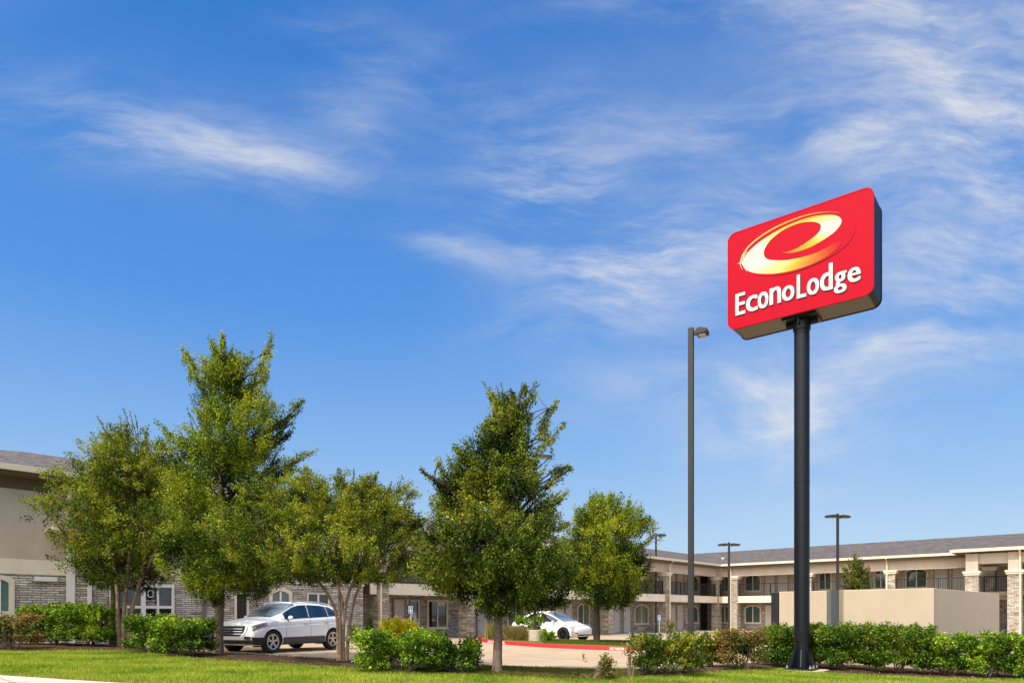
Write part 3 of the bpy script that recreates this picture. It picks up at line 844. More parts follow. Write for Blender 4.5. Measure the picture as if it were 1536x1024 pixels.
# ------------------------------------------------------------------ shrubs
PAL_HED = [(0.0146, 0.0377, 0.0042), (0.0499, 0.1109, 0.0089), (0.1289, 0.2344, 0.0141), (0.2594, 0.3829, 0.0223), (0.4032, 0.504, 0.0378)]
PAL_YEL = [(0.0307, 0.0511, 0.0061), (0.0954, 0.1272, 0.0127), (0.2195, 0.2414, 0.0219), (0.3632, 0.3405, 0.034), (0.46, 0.3795, 0.0575)]
PAL_RED = [(0.0313, 0.047, 0.0104), (0.0896, 0.1008, 0.0224), (0.1912, 0.1792, 0.0358), (0.3048, 0.1778, 0.0635), (0.338, 0.1105, 0.065)]
PAL_DRY = [(.06,.06,.015),(.14,.12,.03),(.22,.19,.05),(.32,.25,.08)]
HG = 'clipped green shrubs along the bed'
shrub('shrub', 'sparse brownish bush with bare stems at the far left edge', -22, 48, 920, 974, pal=PAL_RED, seed=1, sparse=.8, stems=16, nl=18)
shrub('shrub', 'dense green bush left of the two beside the far left tree', 42, 125, 905, 971, pal=PAL_HED, seed=2, D=21.6)
shrub('shrub', 'darker rounded green bush touching the far left multi-stemmed tree', 100, 172, 906, 970, pal=PAL_HED, seed=3, D=21.2)
shrub('shrub', 'low rounded green bush just right of the far left multi-stemmed tree', 196, 262, 922, 979, pal=PAL_HED, seed=4)
shrub('shrub', 'low wide green bush between the entrance and the elm trunk', 240, 317, 928, 984, pal=PAL_HED, seed=5)
shrub('shrub', 'broad glossy green bush in front of the yellow shrubs', 536, 665, 946, 1006, pal=PAL_HED, seed=6)
shrub('shrub', 'small dark green bush left of the middle tree trunk', 650, 721, 958, 1008, pal=PAL_HED[:4], seed=7)
shrub('shrub', 'straggly dry little bush alone in the bed right of the middle tree', 864, 918, 986, 1018, pal=PAL_DRY, seed=8, sparse=.9, stems=18, nl=14)
shrub('shrub', 'leggy dry sapling left of the bush with the yellow stake', 930, 962, 955, 1016, pal=PAL_DRY, seed=18, sparse=1., stems=8, nl=8, n=40, wild=.6)
shrub('shrub', 'green bush with a yellow stake below the tall light pole', 950, 1052, 951, 1012, pal=PAL_HED[:2]+PAL_YEL[1:4], seed=9)
shrub('shrub', 'yellowish thin bush right of the light pole pier', 1044, 1088, 950, 1008, pal=PAL_YEL, seed=10, sparse=.5, D=18.9)
shrub('shrub', 'reddish vase-shaped bush left of the sign pole hedge', 1080, 1144, 944, 1004, pal=PAL_RED, seed=11, sparse=.25, stems=20)
hd = [('green hedge bush directly behind the sign pole', 1148, 1232, 938, 1004, 19.6, 12),
      ('tall green hedge bush right of the sign pole in front of the tan wall', 1216, 1312, 935, 1009, 19.0, 13),
      ('wide green hedge bush covering the near corner of the tan wall', 1300, 1392, 936, 1013, 18.2, 14)]
for lab, l, r, t_, b_, dd, sd_ in hd:
    shrub('hedge_shrub', lab, l, r, t_, b_, D=dd, pal=PAL_HED[:3]+[(.15,.21,.02),(.24,.25,.04)], seed=sd_, n=1500, group='hedge along the tan wall', depth=.8)
for lab, l, r, t_, b_, dd, sd_ in [('lower green hedge bush right of the tan wall corner', 1388, 1456, 951, 1016, 17.9, 15),
      ('lower green hedge bush before the shaded wall face', 1444, 1512, 950, 1017, 17.7, 16),
      ('green hedge bush cut by the right edge of the frame', 1500, 1585, 950, 1018, 17.5, 17)]:
    shrub('hedge_shrub', lab, l, r, t_, b_, D=dd, pal=PAL_HED, seed=sd_, group='hedge along the tan wall', depth=.8, stems=14, sparse=.15)
PAL_GOLD = [(.50,.46,.012),(.72,.66,.02),(.82,.74,.04),(.85,.76,.06)]
for i, (cx, cy, lab) in enumerate(((584,939,'leftmost of three round golden yellow shrubs'),(601,937.5,'middle one of three round golden yellow shrubs'),(615,941,'rightmost of three round golden yellow shrubs'))):
    shrub('golden_shrub', lab, cx-9.5, cx+9.5, cy-9, 1002, D=17.5+.12*i, pal=PAL_GOLD, seed=40+i, n=260, L0=.05, Wd=.03, waxy=False, group='golden shrubs', stems=3, depth=.8)
# island plants
shrub('shrub', 'bright leafy shrub behind the concrete lamp pier on the island', 772, 816, 921, 964, D=35.2, pal=PAL_HED[1:], seed=22, n=150, nl=22, L0=.12, Wd=.07, plane='P', baselift=.12)
shrub('shrub', 'small leafy plant right of the concrete lamp pier', 812, 832, 946, 964, D=33.6, pal=PAL_HED[1:], seed=23, n=50, nl=18, L0=.10, Wd=.06, plane='P', baselift=.12)
def tussock(label, px, D, w, h, n, cols, seed, lift=.12):
    rng = np.random.default_rng(seed)
    x = AT(px, D); root_z = gp(x)+lift
    P0 = np.stack([rng.normal(0,w*.3,n), rng.normal(0,w*.25,n), np.zeros(n)], 1)
    tip = P0 + np.stack([rng.normal(0,w*.42,n), rng.normal(0,w*.4,n), h*(.6+.45*rng.random(n))], 1)
    s = unit(rng.normal(size=(n,3))*np.array([1,1,.1]))*.022
    v = np.stack([P0-s, P0+s, tip], 1).reshape(-1,3)
    c = np.array(cols)[rng.integers(0,len(cols),n)]*(.7+.6*rng.random((n,1)))
    o = leafmesh('ornamental_grass', v, 3, c, M['blade'])
    o.location = (x, D, root_z); tag(o, label, 'grass clump')
tussock('spiky pale green grass clump at the left tip of the island', 741, 35.0, .6, .95, 500, [(.30,.30,.08),(.18,.22,.05),(.42,.38,.16)], 5)
tussock('brownish fine grass clump left of the concrete lamp pier', 766, 34.6, .75, .8, 900, [(.30,.22,.10),(.22,.20,.07),(.36,.27,.14)], 6)
tussock('second brownish grass clump touching the concrete lamp pier', 783, 34.4, .6, .75, 700, [(.30,.22,.10),(.20,.19,.06),(.34,.25,.12)], 7)
# office foundation plants
shrub('shrub', 'tiny round clipped bush against the office stone wall', 523, 537, 936, 953, D=29.3, pal=PAL_YEL[:4], seed=24, n=90, nl=18, L0=.05, Wd=.03, plane='P', baselift=.12)
# cone shaped one
def cone_shrub():
    D = 30.6; x = AT(554, D)
    rng = np.random.default_rng(9)
    root = empty('conifer_shrub', (x, D, gp(x)+.1), 0, 'small cone-shaped evergreen beside the downspout column', 'shrub')
    n = 160; z = rng.random(n)**1.2; th = rng.random(n)*6.28; r = .26*(1-z)*rng.random(n)**.4
    P = np.stack([np.cos(th)*r, np.sin(th)*r, .1+z*.95], 1)
    Dv = unit(np.stack([np.cos(th), np.sin(th), np.ones(n)*1.5], 1))
    v, idx, c, t = leaves_from_sprays(P, Dv, np.full(n,.14), np.full(n,22), .05, .025, .35, rng)
    cols = np.array([.07,.10,.025])*(.4+1.2*rng.random((len(idx),1)))
    leafmesh('foliage', v.reshape(-1,3), 4, cols, M['leaf'], root)
    MB().tube([(0,0,-.05),(0,0,.6)], [.03,.01], 6).build('stems', M['twig'], root)
cone_shrub()
shrub('shrub', 'thin climbing sapling at the foot of a stone column on the far wing', 999, 1012, 931, 953, D=48, pal=PAL_YEL[:4], seed=26, n=50, nl=16, L0=.12, Wd=.06, plane='P', sparse=.4)

# ------------------------------------------------------------------ building frame
CX, CY = AT(1075, 58.), 58.
UX, UY = .7437, -.6685
VX, VY = .6685, .7437
BROT = math.atan2(UY, UX)
BZ = .12
SB = 1.10           # survey scale of the two buildings (door heights)
def q_at(px, t):
    k = (px-768)/F; return (k*(CY+t*UY)-CX-t*UX)/(VX-k*VY)
def t_at(px, q):
    k = (px-768)/F; return (k*(CY+q*VY)-CX-q*VX)/(UX-k*UY)
def mapR(a, d, z): return (a, -d, z)       # right wing: a along, d outward
def mapL(a, d, z): return (d, -a, z)       # left wing: a = distance from the inner corner
def bx(mb, fn, a0, a1, d0, d1, z0, z1):
    p, q = fn(a0,d0,z0), fn(a1,d1,z1); mb.box(p[0],q[0],p[1],q[1],p[2],q[2]); return mb

def arch(a0, a1, z0, z1, rise, n=10):
    pts = [(a0,z0),(a1,z0)]
    for i in range(n+1):
        t = i/n; a = a1+(a0-a1)*t
        pts.append((a, z1-rise+rise*math.sin(math.pi*t)**.8 if 0 < t < 1 else z1-rise))
    return pts
def window(root, fn, a0, a1, z0, z1, wall_d, arched=True, name='window', pane='pane', fr=.105, mull=True):
    if a1 < a0: a0, a1 = a1, a0
    rise = .17*(a1-a0) if arched else 0.0
    out = arch(a0, a1, z0, z1, rise) if arched else [(a0,z0),(a1,z0),(a1,z1),(a0,z1)]
    inn = arch(a0+fr, a1-fr, z0+fr*.7, z1-fr, rise*.85) if arched else [(a0+fr,z0+fr*.7),(a1-fr,z0+fr*.7),(a1-fr,z1-fr),(a0+fr,z1-fr)]
    mb = MB(); mb.ring(out, inn, fn, wall_d-.03, wall_d+.07)
    bx(mb, fn, a0-.04, a1+.04, wall_d-.02, wall_d+.10, z0-.07, z0+.002)
    w = mb.build(name, M['trim'], root)
    mb = MB(); mb.prism(inn, fn, wall_d-.01, wall_d+.012); p = mb.build('pane', M[pane], w)
    if mull:
        mb = MB(); c = (a0+a1)/2
        bx(mb, fn, c-.035, c+.035, wall_d+.013, wall_d+.05, z0+fr*.7-.005, z1-fr-(0 if not arched else .02))
        if False: bx(mb, fn, a0+fr, a1-fr, wall_d+.014, wall_d+.044, z1-rise-fr*.75-.02, z1-rise-fr*.75+.03)
        mb.build('mullion', M['white_frame'], w)
    return w
def door(root, fn, a0, a1, z0, z1, wall_d, m='door'):
    if a1 < a0: a0, a1 = a1, a0
    mb = MB(); bx(mb, fn, a0, a1, wall_d-.02, wall_d+.03, z0, z1)
    dr = mb.build('door', M[m], root)
    mb = MB(); mb.ring([(a0-.09,z0),(a1+.09,z0),(a1+.09,z1+.09),(a0-.09,z1+.09)], [(a0-.002,z0+.001),(a1+.002,z0+.001),(a1+.002,z1+.002),(a0-.002,z1+.002)], fn, wall_d-.02, wall_d+.06)
    mb.build('door_frame', M['dframe'], dr)
    mb = MB(); bx(mb, fn, a1-.16, a1-.06, wall_d+.03, wall_d+.085, z0+.92, z0+1.06); mb.build('handle', M['galv'], dr)
    return dr
def column(root, fn, a, d, z1, half=.31, stone=True, cap=True, ztop=None):
    mb = MB(); bx(mb, fn, a-half, a+half, d-half, d+half, -.5, z1)
    c = mb.build('column', M['stone_col'], root)
    mb = MB()
    bx(mb, fn, a-half-.07, a+half+.07, d-half-.07, d+half+.07, z1+.001, z1+.12)
    bx(mb, fn, a-half-.12, a+half+.12, d-half-.12, d+half+.12, z1+.121, z1+.25)
    mb.build('capital', M['trim'], c)
    if ztop:
        mb = MB(); bx(mb, fn, a-half+.03, a+half-.03, d-half+.03, d+half-.03, z1+.251, ztop); mb.build('upper_shaft', M['stucco'], c)
    return c
def downspout(root, fn, a, d, z0, z1, d_top=.3):
    mb = MB()
    pts = [fn(a,d+d_top,z1), fn(a,d+d_top,z1-.1), fn(a,d+.02,z1-.45), fn(a,d+.02,z0)]
    mb.tube(pts, .055, 8)
    return mb.build('downspout', M['gutter'], root, recalc=False)
def railing(root, fn, a0, a1, d, z0=2.86, z1=3.80):
    mb = MB()
    if a1 < a0: a0, a1 = a1, a0
    bx(mb, fn, a0, a1, d-.025, d+.025, z1-.05, z1); bx(mb, fn, a0, a1, d-.02, d+.02, z0, z0+.04)
    k = max(2, int((a1-a0)/.125))
    for i in range(k+1):
        a = a0+(a1-a0)*i/k
        bx(mb, fn, a-.01, a+.01, d-.011, d+.011, z0+.041, z1-.051)
    for i in range(int((a1-a0)/1.9)+1):
        a = a0+.03+(a1-a0-.06)*i/max(1,int((a1-a0)/1.9)); bx(mb, fn, a-.028, a+.028, d-.03, d+.03, z0-.08, z1+.003)
    return mb.build('railing', M['rail'], root)
def lamp_wall(root, fn, a, d, z):
    mb = MB(); bx(mb, fn, a-.07, a+.07, d, d+.12, z-.1, z+.12); return mb.build('wall_lamp', M['lens'], root)

W = 1.7           # walkway depth
ZF0, ZF1 = 2.27, 2.80      # fascia band
ZB0, ZB1 = 4.42, 5.16      # upper beam
ZE = 5.18                  # eave soffit
RA, LA = 31., 35.2         # lengths
motel = empty('motel_building', (CX*SB, CY*SB, EYE+(BZ-EYE)*SB), BROT, 'long two-storey motel with balcony walkways, stone columns and brown shingle roof', 'building')
# room walls: two storeys, stone below and stucco above
mb = MB(); bx(mb, mapR, -W+.0, RA, -W, -W-7., -.6, 2.5); bx(mb, mapL, -W-7., LA+1.5, -W-.002, -W-7, -.6, 2.501)
mb.build('ground_floor_wall', M['stone'], motel)
mb = MB(); bx(mb, mapR, -W+.001, RA-.002, -W-.003, -W-6.99, 2.502, ZE); bx(mb, mapL, -W-6.99, LA+1.49, -W-.004, -W-6.98, 2.503, ZE-.001)
mb.build('upper_floor_wall', M['stucco_wall'], motel)
# balcony slab + fascia
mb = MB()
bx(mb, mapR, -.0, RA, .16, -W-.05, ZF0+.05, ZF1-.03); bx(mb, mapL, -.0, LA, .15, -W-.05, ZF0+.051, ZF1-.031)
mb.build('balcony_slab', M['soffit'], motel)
mb = MB()
bx(mb, mapR, .17, RA, .16, .22, ZF0, ZF1); bx(mb, mapL, .17, LA, .16, .22, ZF0+.001, ZF1+.001)
mb.build('balcony_fascia', M['cream'], motel)
# upper beam
mb = MB()
bx(mb, mapR, .18, RA, .18, -.18, ZB0, ZB1); bx(mb, mapL, .18, LA, .18, -.18, ZB0+.002, ZB1-.001)
mb.build('upper_beam', M['stucco'], motel)
mb = MB(); bx(mb, mapR, -W, RA, -.181, -W-.0, ZB0+.25, ZB0+.3); bx(mb, mapL, -.18, LA, -.182, -W, ZB0+.252, ZB0+.302)
mb.build('walkway_ceiling', M['stucco_wall'], motel)
# roof
OV = .62; RT = -5.2; RZ = 6.95
mb = MB()
zt = ZE+.20
ev = OV
mb.add([(ev,-ev,zt),(ev,-LA-2,zt),(RT,-LA-2,RZ),(RT,-RT,RZ)], [(0,1,2,3)])
mb.add([(ev,-ev,zt),(RT,-RT,RZ),(RA+.6,-RT,RZ),(RA+.6,-ev,zt)], [(0,1,2,3)])
o2 = RT*2-ev
mb.add([(RT,-RT,RZ),(RT,-LA-2,RZ),(o2,-LA-2,zt),(o2,-o2,zt)], [(0,1,2,3)])
mb.add([(RT,-RT,RZ),(o2,-o2,zt),(RA+.6,-o2,zt),(RA+.6,-RT,RZ)], [(0,1,2,3)])
rf = mb.build('roof', M['shingle'], motel, recalc=False)
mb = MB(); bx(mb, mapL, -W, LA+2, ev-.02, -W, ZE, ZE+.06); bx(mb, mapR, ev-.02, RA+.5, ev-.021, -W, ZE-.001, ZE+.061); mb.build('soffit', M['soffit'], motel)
mb = MB()
bx(mb, mapR, ev+.001, RA+.6, ev, ev+.13, ZE+.06, zt+.03); bx(mb, mapL, ev, LA+2, ev, ev+.131, ZE+.061, zt+.031)
mb.build('gutter', M['gutter'], motel)
mb = MB(); bx(mb, mapL, ev+.14, LA+2, .19, ev-.03, ZB1-.1, ZE-.002); bx(mb, mapR, ev+.15, RA+.5, .19, ev-.03, ZB1-.099, ZE-.003); mb.build('painted_eave_shadow', M['soffit'], motel)  # dark strip below the soffit stands in for the eave's shadow
# vent on the roof valley
mb = MB(); mb.lathe([(.0,0),(.10,0),(.10,.5),(.14,.5),(.14,.6),(0,.6)], 10, off=(-.2,1.6,zt+.15)); mb.build('roof_vent', M['white_frame'], motel)
# columns
zc = ZB0-.251
column(motel, mapR, 0.0, 0.0, zc)
rc = [t_at(1103,0), t_at(1213,0), t_at(1337,0), t_at(1485,0), t_at(1485,0)+5.7]
lc = [-q_at(997,0), -q_at(911,0), -q_at(800,0), -q_at(700,0), -q_at(569,0)]
for i, a in enumerate(rc): column(motel, mapR, a, 0, zc)
for i, a in enumerate(lc): column(motel, mapL, a, 0, zc)
downspout(motel, mapL, lc[0]-.1, .36, -.3, zt); downspout(motel, mapR, rc[0]-.22, .36, -.3, zt)
downspout(motel, mapR, rc[2]-.2, .36, -.3, zt); downspout(motel, mapL, lc[4]+.2, .36, -.3, zt)
# railings per bay
rr = [0]+rc
for i in range(len(rr)-1):
    if rr[i+1]-rr[i] > 1: railing(motel, mapR, rr[i]+.33, rr[i+1]-.33, .05)
railing(motel, mapR, .33, rc[0]-.33, .05)
ll = [0]+lc
for i in range(len(ll)-1): railing(motel, mapL, ll[i]+.33, ll[i+1]-.33, .05)
# openings, right wing (px along the wall at d=-W)
def tR(px): return t_at(px, W)
def qL(px): return -q_at(px, -W)
def winR(p0, p1, up, **k): return window(motel, mapR, tR(p0), tR(p1), (3.22 if up else .62), (4.52+.12 if up else 2.12), -W, **k)
def winL(p0, p1, up, **k): return window(motel, mapL, qL(p0), qL(p1), (3.22 if up else .62), (4.52+.12 if up else 2.12), -W, **k)
for up in (0, 1):
    z0 = 2.8 if up else 0.02
    for p0, p1 in ((1081,1094),(1117,1142),(1228,1248),(1311,1332),(1358,1392)): winR(p0, p1, up)
    for p0, p1 in ((1148,1162),(1167,1182),(1262,1277),(1284,1300),(1402,1421),(1429,1449)): door(motel, mapR, tR(p0), tR(p1), z0, z0+2.02, -W)
    for p0 in (1110,1225,1350,1425): lamp_wall(motel, mapR, tR(p0), -W, z0+1.75)
    winR(1483,1494,up,arched=False) if up else None
    for p0, p1 in ((951,972),(979,990),(1029,1047),(865,884)): winL(p0, p1, up)
    for p0, p1 in ((919.5,929),(935,945),(1005,1012.5),(1015,1024),(832,845),(848,858),(716,730),(735,748)): door(motel, mapL, qL(p0), qL(p1), z0, z0+2.05, -W)
    winL(760,786,up); winL(571-18,585,up)
    for p0 in (932,976,1009,700,609): lamp_wall(motel, mapL, qL(p0), -W, z0+1.9)
    for p0, p1 in ((1148,1167),(1402,1429)):
        for pp_ in (p0-2.5, p1-2.5): mb = MB(); a_ = tR(pp_); bx(mb, mapR, a_-.07, a_+.07, -W, -W+.03, z0+1.35, z0+1.55); mb.build('number_plaque', M['white_frame'], motel)
    for p0 in (917.5,946.5,1003.5,1025.5): mb = MB(); a_ = qL(p0); bx(mb, mapL, a_-.07, a_+.07, -W, -W+.03, z0+1.35, z0+1.55); mb.build('number_plaque', M['white_frame'], motel)
    if not up:
        for p0 in (961, 1038, 773): mb = MB(); a_ = qL(p0); bx(mb, mapL, a_-.5, a_+.5, -W, -W+.05, .08, .44); mb.build('wall_grille', M['stucco'], motel)
    # dark sheet on the wall stands in for the shade inside the passage
    mb = MB(); bx(mb, mapL, qL(1061), qL(1050.5), -W-.02, -W+.02, z0, z0+2.25 if not up else ZB0+.2); mb.build('passage_dark_sheet', M['dark'], motel)
door(motel, mapL, qL(591), qL(606), 0.02, 2.07, -W)
d_ = door(motel, mapL, qL(616), qL(629.5), 0.02, 2.07, -W)
mb = MB(); bx(mb, mapL, qL(616.8), qL(626.5), -W+.031, -W+.04, 1.0, 2.0); mb.build('pane', M['glass_dark'], d_)
winL(640, 671, 0, arched=False, pane='glass_dark', fr=.1)
mb = MB(); bx(mb, mapL, qL(664), qL(645), -W, -W+.05, .1, .42); mb.build('wall_grille', M['stucco'], motel)
# portico at the right with stair
pd = 2.05
pc = [t_at(1459, -pd), t_at(1523, -pd)]
pa0 = pc[0]-.75
for a in pc: column(motel, mapR, a, pd, ZB0-.62, half=.36, ztop=ZB1)
mb = MB(); bx(mb, mapR, pc[0]+.0, pc[1]+4.5, pd+.2, pd-.2, ZB0+.08, ZB1-.01); bx(mb, mapR, pc[0]-.2, pc[0]+.2, pd-.21, .19, ZB0+.1, ZB1-.02); mb.build('portico_beam', M['stucco'], motel)
mb = MB()
ez = zt+.03; e0 = pa0-.25; e1 = pc[1]+6; ed = pd+.62
mb.add([(e0,-ed,ez),(e1,-ed,ez),(e1,-RT*.8,RZ+.0-.35),(e0+2.9,-RT*.8,RZ-.35)], [(0,1,2,3)])
mb.add([(e0,-ed,ez),(e0+2.9,-RT*.8,RZ-.35),(e0,1.2,ez+.02)], [(0,1,2)])
mb.build('portico_roof', M['shingle'], motel, recalc=False)
mb = MB(); bx(mb, mapR, e0-.12, e1, ed, ed+.13, ez-.16, ez+.03); bx(mb, mapR, e0-.121, e0-.001, ed-.001, .7, ez-.161, ez+.029); mb.build('portico_gutter', M['gutter'], motel)
mb = MB(); bx(mb, mapR, e0, e1, ed-.01, -.3, ez-.20, ez-.10); mb.build('portico_soffit', M['soffit'], motel)
downspout(motel, mapR, pc[1]+.28, pd+.40, -.3, ez-.1, .25)
# stair
mb = MB()
s0 = pc[0]+.9
for i in range(16):
    bx(mb, mapR, s0+i*.20, s0+i*.20+.30, pd-.35, pd-1.45, .17*i+.02, .17*i+.07)
st = mb.build('stair_tread', M['trim'], motel)
mb = MB()
for dd in (pd-.32, pd-1.48):
    mb.bar(mapR(s0-.1,dd,-.05), mapR(s0+3.3,dd,2.75), .05, .26)
    mb.bar(mapR(s0-.1,dd,.95), mapR(s0+3.3,dd,3.75), .05, .05)
    for i in range(0, 17): mb.bar(mapR(s0+i*.2,dd,.1+.165*i), mapR(s0+i*.2,dd,1.02+.165*i), .02, .02)
mb.build('stair_railing', M['rail'], motel)
mb = MB(); bx(mb, mapR, pc[0]-.35, pc[1]+4.5, pd-.02, .2, ZF0+.25, ZF1-.04); mb.build('stair_landing', M['soffit'], motel)
railing(motel, mapR, pc[0]+.38, pc[1]-.38, pd-1.62, 2.83, 3.8)
# raised walk along the rooms
mb = MB()
bx(mb, mapR, -.9, RA, .9, -W-.3, -.5, 0.0); bx(mb, mapL, -.9, LA+.2, .9, -W-.3, -.501, -.001)
mb.build('ground_walkway', M['walk'], motel)

# ------------------------------------------------------------------ office building
motel.scale = (SB,)*3
office = empty('office_building', (CX*SB, CY*SB, EYE+(BZ-EYE)*SB), BROT, 'office block at the left with stone base, cream band, taupe stucco and hipped shingle roof', 'building')
office.scale = (SB,)*3
OT = .5; A0, A1 = 35.8, 54.
def OQ(px): return -q_at(px, OT)
def OZ(px, py): 
    q = -OQ(px); y = CY+OT*UY+q*VY
    return ZZ(py, y)-BZ
OB0, OB1, OE = 2.60, 3.06, 5.62
mb = MB(); bx(mb, mapL, A0, A1, OT, OT-11, -.6, OB0); mb.build('stone_wall', M['stone'], office)
mb = MB(); bx(mb, mapL, A0-.03, A1+.03, OT+.04, OT-11.04, OB0+.001, OB1); mb.build('cream_band', M['cream'], office)
mb = MB(); bx(mb, mapL, A0+.002, A1-.002, OT-.002, OT-10.99, OB1+.001, OE); mb.build('stucco_wall', M['stucco'], office)
mb = MB(); bx(mb, mapL, A0-.01, A1+.01, OT+.02, OT-11.02, OE-.42, OE-.003); mb.build('painted_frieze_shadow', M['soffit'], office)  # dark strip at the wall top paints the shadow under the eave
# hip roof
oe = OT+.75; ob = OT-11.75; ez = OE+.14; rz = 7.45; rt = (oe+ob)/2
ra = 47.2
mb = MB()
f0, f1 = A0-.7, A1+.2
mb.add([(oe,-f0,ez),(oe,-f1,ez),(rt,-ra,rz),(rt,-(f0+5.2),rz)], [(0,1,2,3)])
mb.add([(ob,-f0,ez),(rt,-(f0+5.2),rz),(rt,-ra,rz),(ob,-f1,ez)], [(0,1,2,3)])
mb.add([(oe,-f1,ez),(ob,-f1,ez),(rt,-ra,rz)], [(0,1,2)]); mb.add([(oe,-f0,ez),(rt,-(f0+5.2),rz),(ob,-f0,ez)], [(0,1,2)])
mb.build('roof', M['shingle'], office, recalc=False)
mb = MB(); bx(mb, mapL, f0, f1, oe, oe+.13, ez-.13, ez+.05); bx(mb, mapL, f0-.13, f0-.001, oe+.131, ob, ez-.131, ez+.051); mb.build('gutter', M['gutter'], office)
mb = MB(); bx(mb, mapL, f0, f1, oe-.01, ob, ez-.20, ez-.11); mb.build('soffit', M['soffit'], office)
# pilaster with twin downspouts
mb = MB(); bx(mb, mapL, OQ(131), OQ(107), OT-.01, OT+.16, -.6, OB0-.002); mb.build('pilaster', M['stone_col'], office)
for p in (101,106.5): 
    mb = MB(); a = OQ(p); bx(mb, mapL, a-.05, a+.05, OT+.05, OT+.22, -.4, OE-.2); mb.build('downspout', M['white_frame'], office)
mb = MB(); a = OQ(131.5); bx(mb, mapL, a-.06, a+.06, OT+.05, OT+.2, -.4, OB0); mb.build('downspout', M['white_frame'], office)
mb = MB(); a = OQ(306); mb.tube([mapL(a,OT+.08,-.4), mapL(a,OT+.08,3.4)], .06, 8); mb.build('pipe', M['gate_grey'], office, recalc=False)
mb = MB(); bx(mb, mapL, OQ(84), OQ(51), OT+.0, OT+.14, OB0-.20, OB0-.06); mb.build('wall_light_bar', M['white_frame'], office)
window(office, mapL, OQ(21), OQ(-24), OZ(5,921), OZ(5,862), OT, pane='pane_teal', fr=.14)
window(office, mapL, OQ(437), OQ(403), .5, OZ(420,881), OT, fr=.13)
window(office, mapL, OQ(493), OQ(460), .6, OZ(476,889), OT, arched=False, pane='glass_dark', fr=.05)
mb = MB(); mb.ring([(OQ(372),0),(OQ(351),0),(OQ(351),2.25),(OQ(372),2.25)],[(OQ(369.5),.01),(OQ(354),.01),(OQ(354),2.15),(OQ(369.5),2.15)], mapL, OT-.02, OT+.07)
dd = mb.build('side_door', M['trim'], office)
mb = MB(); bx(mb, mapL, OQ(369.4), OQ(354.1), OT-.015, OT+.012, .01, 2.14); mb.build('pane', M['dark'], dd)
# storefront entrance
a1, a0 = OQ(164), OQ(260)
zt_ = OZ(212, 875)
mb = MB(); mb.ring([(a0,0),(a1,0),(a1,zt_),(a0,zt_)], [(a0+.08,.08),(a1-.08,.08),(a1-.08,zt_-.11),(a0+.08,zt_-.11)], mapL, OT-.02, OT+.09)
am = OQ(214); bx(mb, mapL, am-.07, am+.07, OT, OT+.085, .081, zt_-.111)
zr = OZ(212, 910)
for x0, x1 in ((a0+.081, am-.071), (am+.071, a1-.081)):
    bx(mb, mapL, x0, x1, OT, OT+.08, zr-.045, zr+.045)
for p in (236, 188): 
    c = OQ(p); bx(mb, mapL, c-.03, c+.03, OT+.001, OT+.075, .08, zt_-.112)
ent = mb.build('entrance_door', M['white_frame'], office)
mb = MB(); bx(mb, mapL, a0+.079, a1-.079, OT-.015, OT+.02, .079, zt_-.109); mb.build('pane', M['glass_dark'], ent)
# swirl emblem and small lettering on the door glass
mb = MB(); ca = OQ(225.5); cz = OZ(225, 890); r0 = .10
fnE = lambda u, w: mapL(ca-u, OT+.026, cz+w)
for sgn, off in ((1, .045), (-1, -.045)):
    pr = []
    for i in range(13):
        a = math.radians(-40+i*220/12)*1.0 + (0 if sgn > 0 else math.pi)
        for r in (r0*.72, r0*1.05): pr.append(fnE(r*math.cos(a), r*math.sin(a)*.8+off))
    mb.add(pr, [(2*i,2*i+1,2*i+3,2*i+2) for i in range(12)])
mb.build('door_emblem', M['white_frame'], ent, recalc=False); mb = MB()
for k, (wd, zz) in enumerate(((.30,-.26),(.22,-.34),(.34,-.40))):
    mb = MB(); text_on(mb, 'iiiiiiii', lambda u, w: fnE(u, w), 0, (-wd/2, zz, wd/2, zz+.045)); mb.build('door_lettering', M['white_frame'], ent, recalc=False)
# entry canopy stub
mb = MB(); c0, c1 = OQ(200), OQ(66)
bx(mb, mapL, c0, c1, OT+.0, OT+.9, 3.95, 4.05); mb.build('entry_canopy', M['trim'], office)
mb = MB(); bx(mb, mapL, OQ(459), OQ(446), OT+.041, OT+.07, OB0+.28, OB0+.42); pq = mb.build('wall_plaque', M['redsign'], office)
mb = MB(); bx(mb, mapL, OQ(457.5), OQ(447.5), OT+.071, OT+.075, OB0+.33, OB0+.345); bx(mb, mapL, OQ(456), OQ(449), OT+.071, OT+.075, OB0+.365, OB0+.38); mb.build('plaque_lettering', M['white'], pq)
mb = MB(); mb.lathe([(0,.0),(.10,.0),(.12,.06),(.0,.1)], 12, 'y', (0,0,0)); 
for i, v in enumerate(mb.v): mb.v[i] = (OT+.04+v[1], -OQ(549)+v[0], OZ(549,872)+v[2])
mb.build('wall_bell', M['galv'], office)

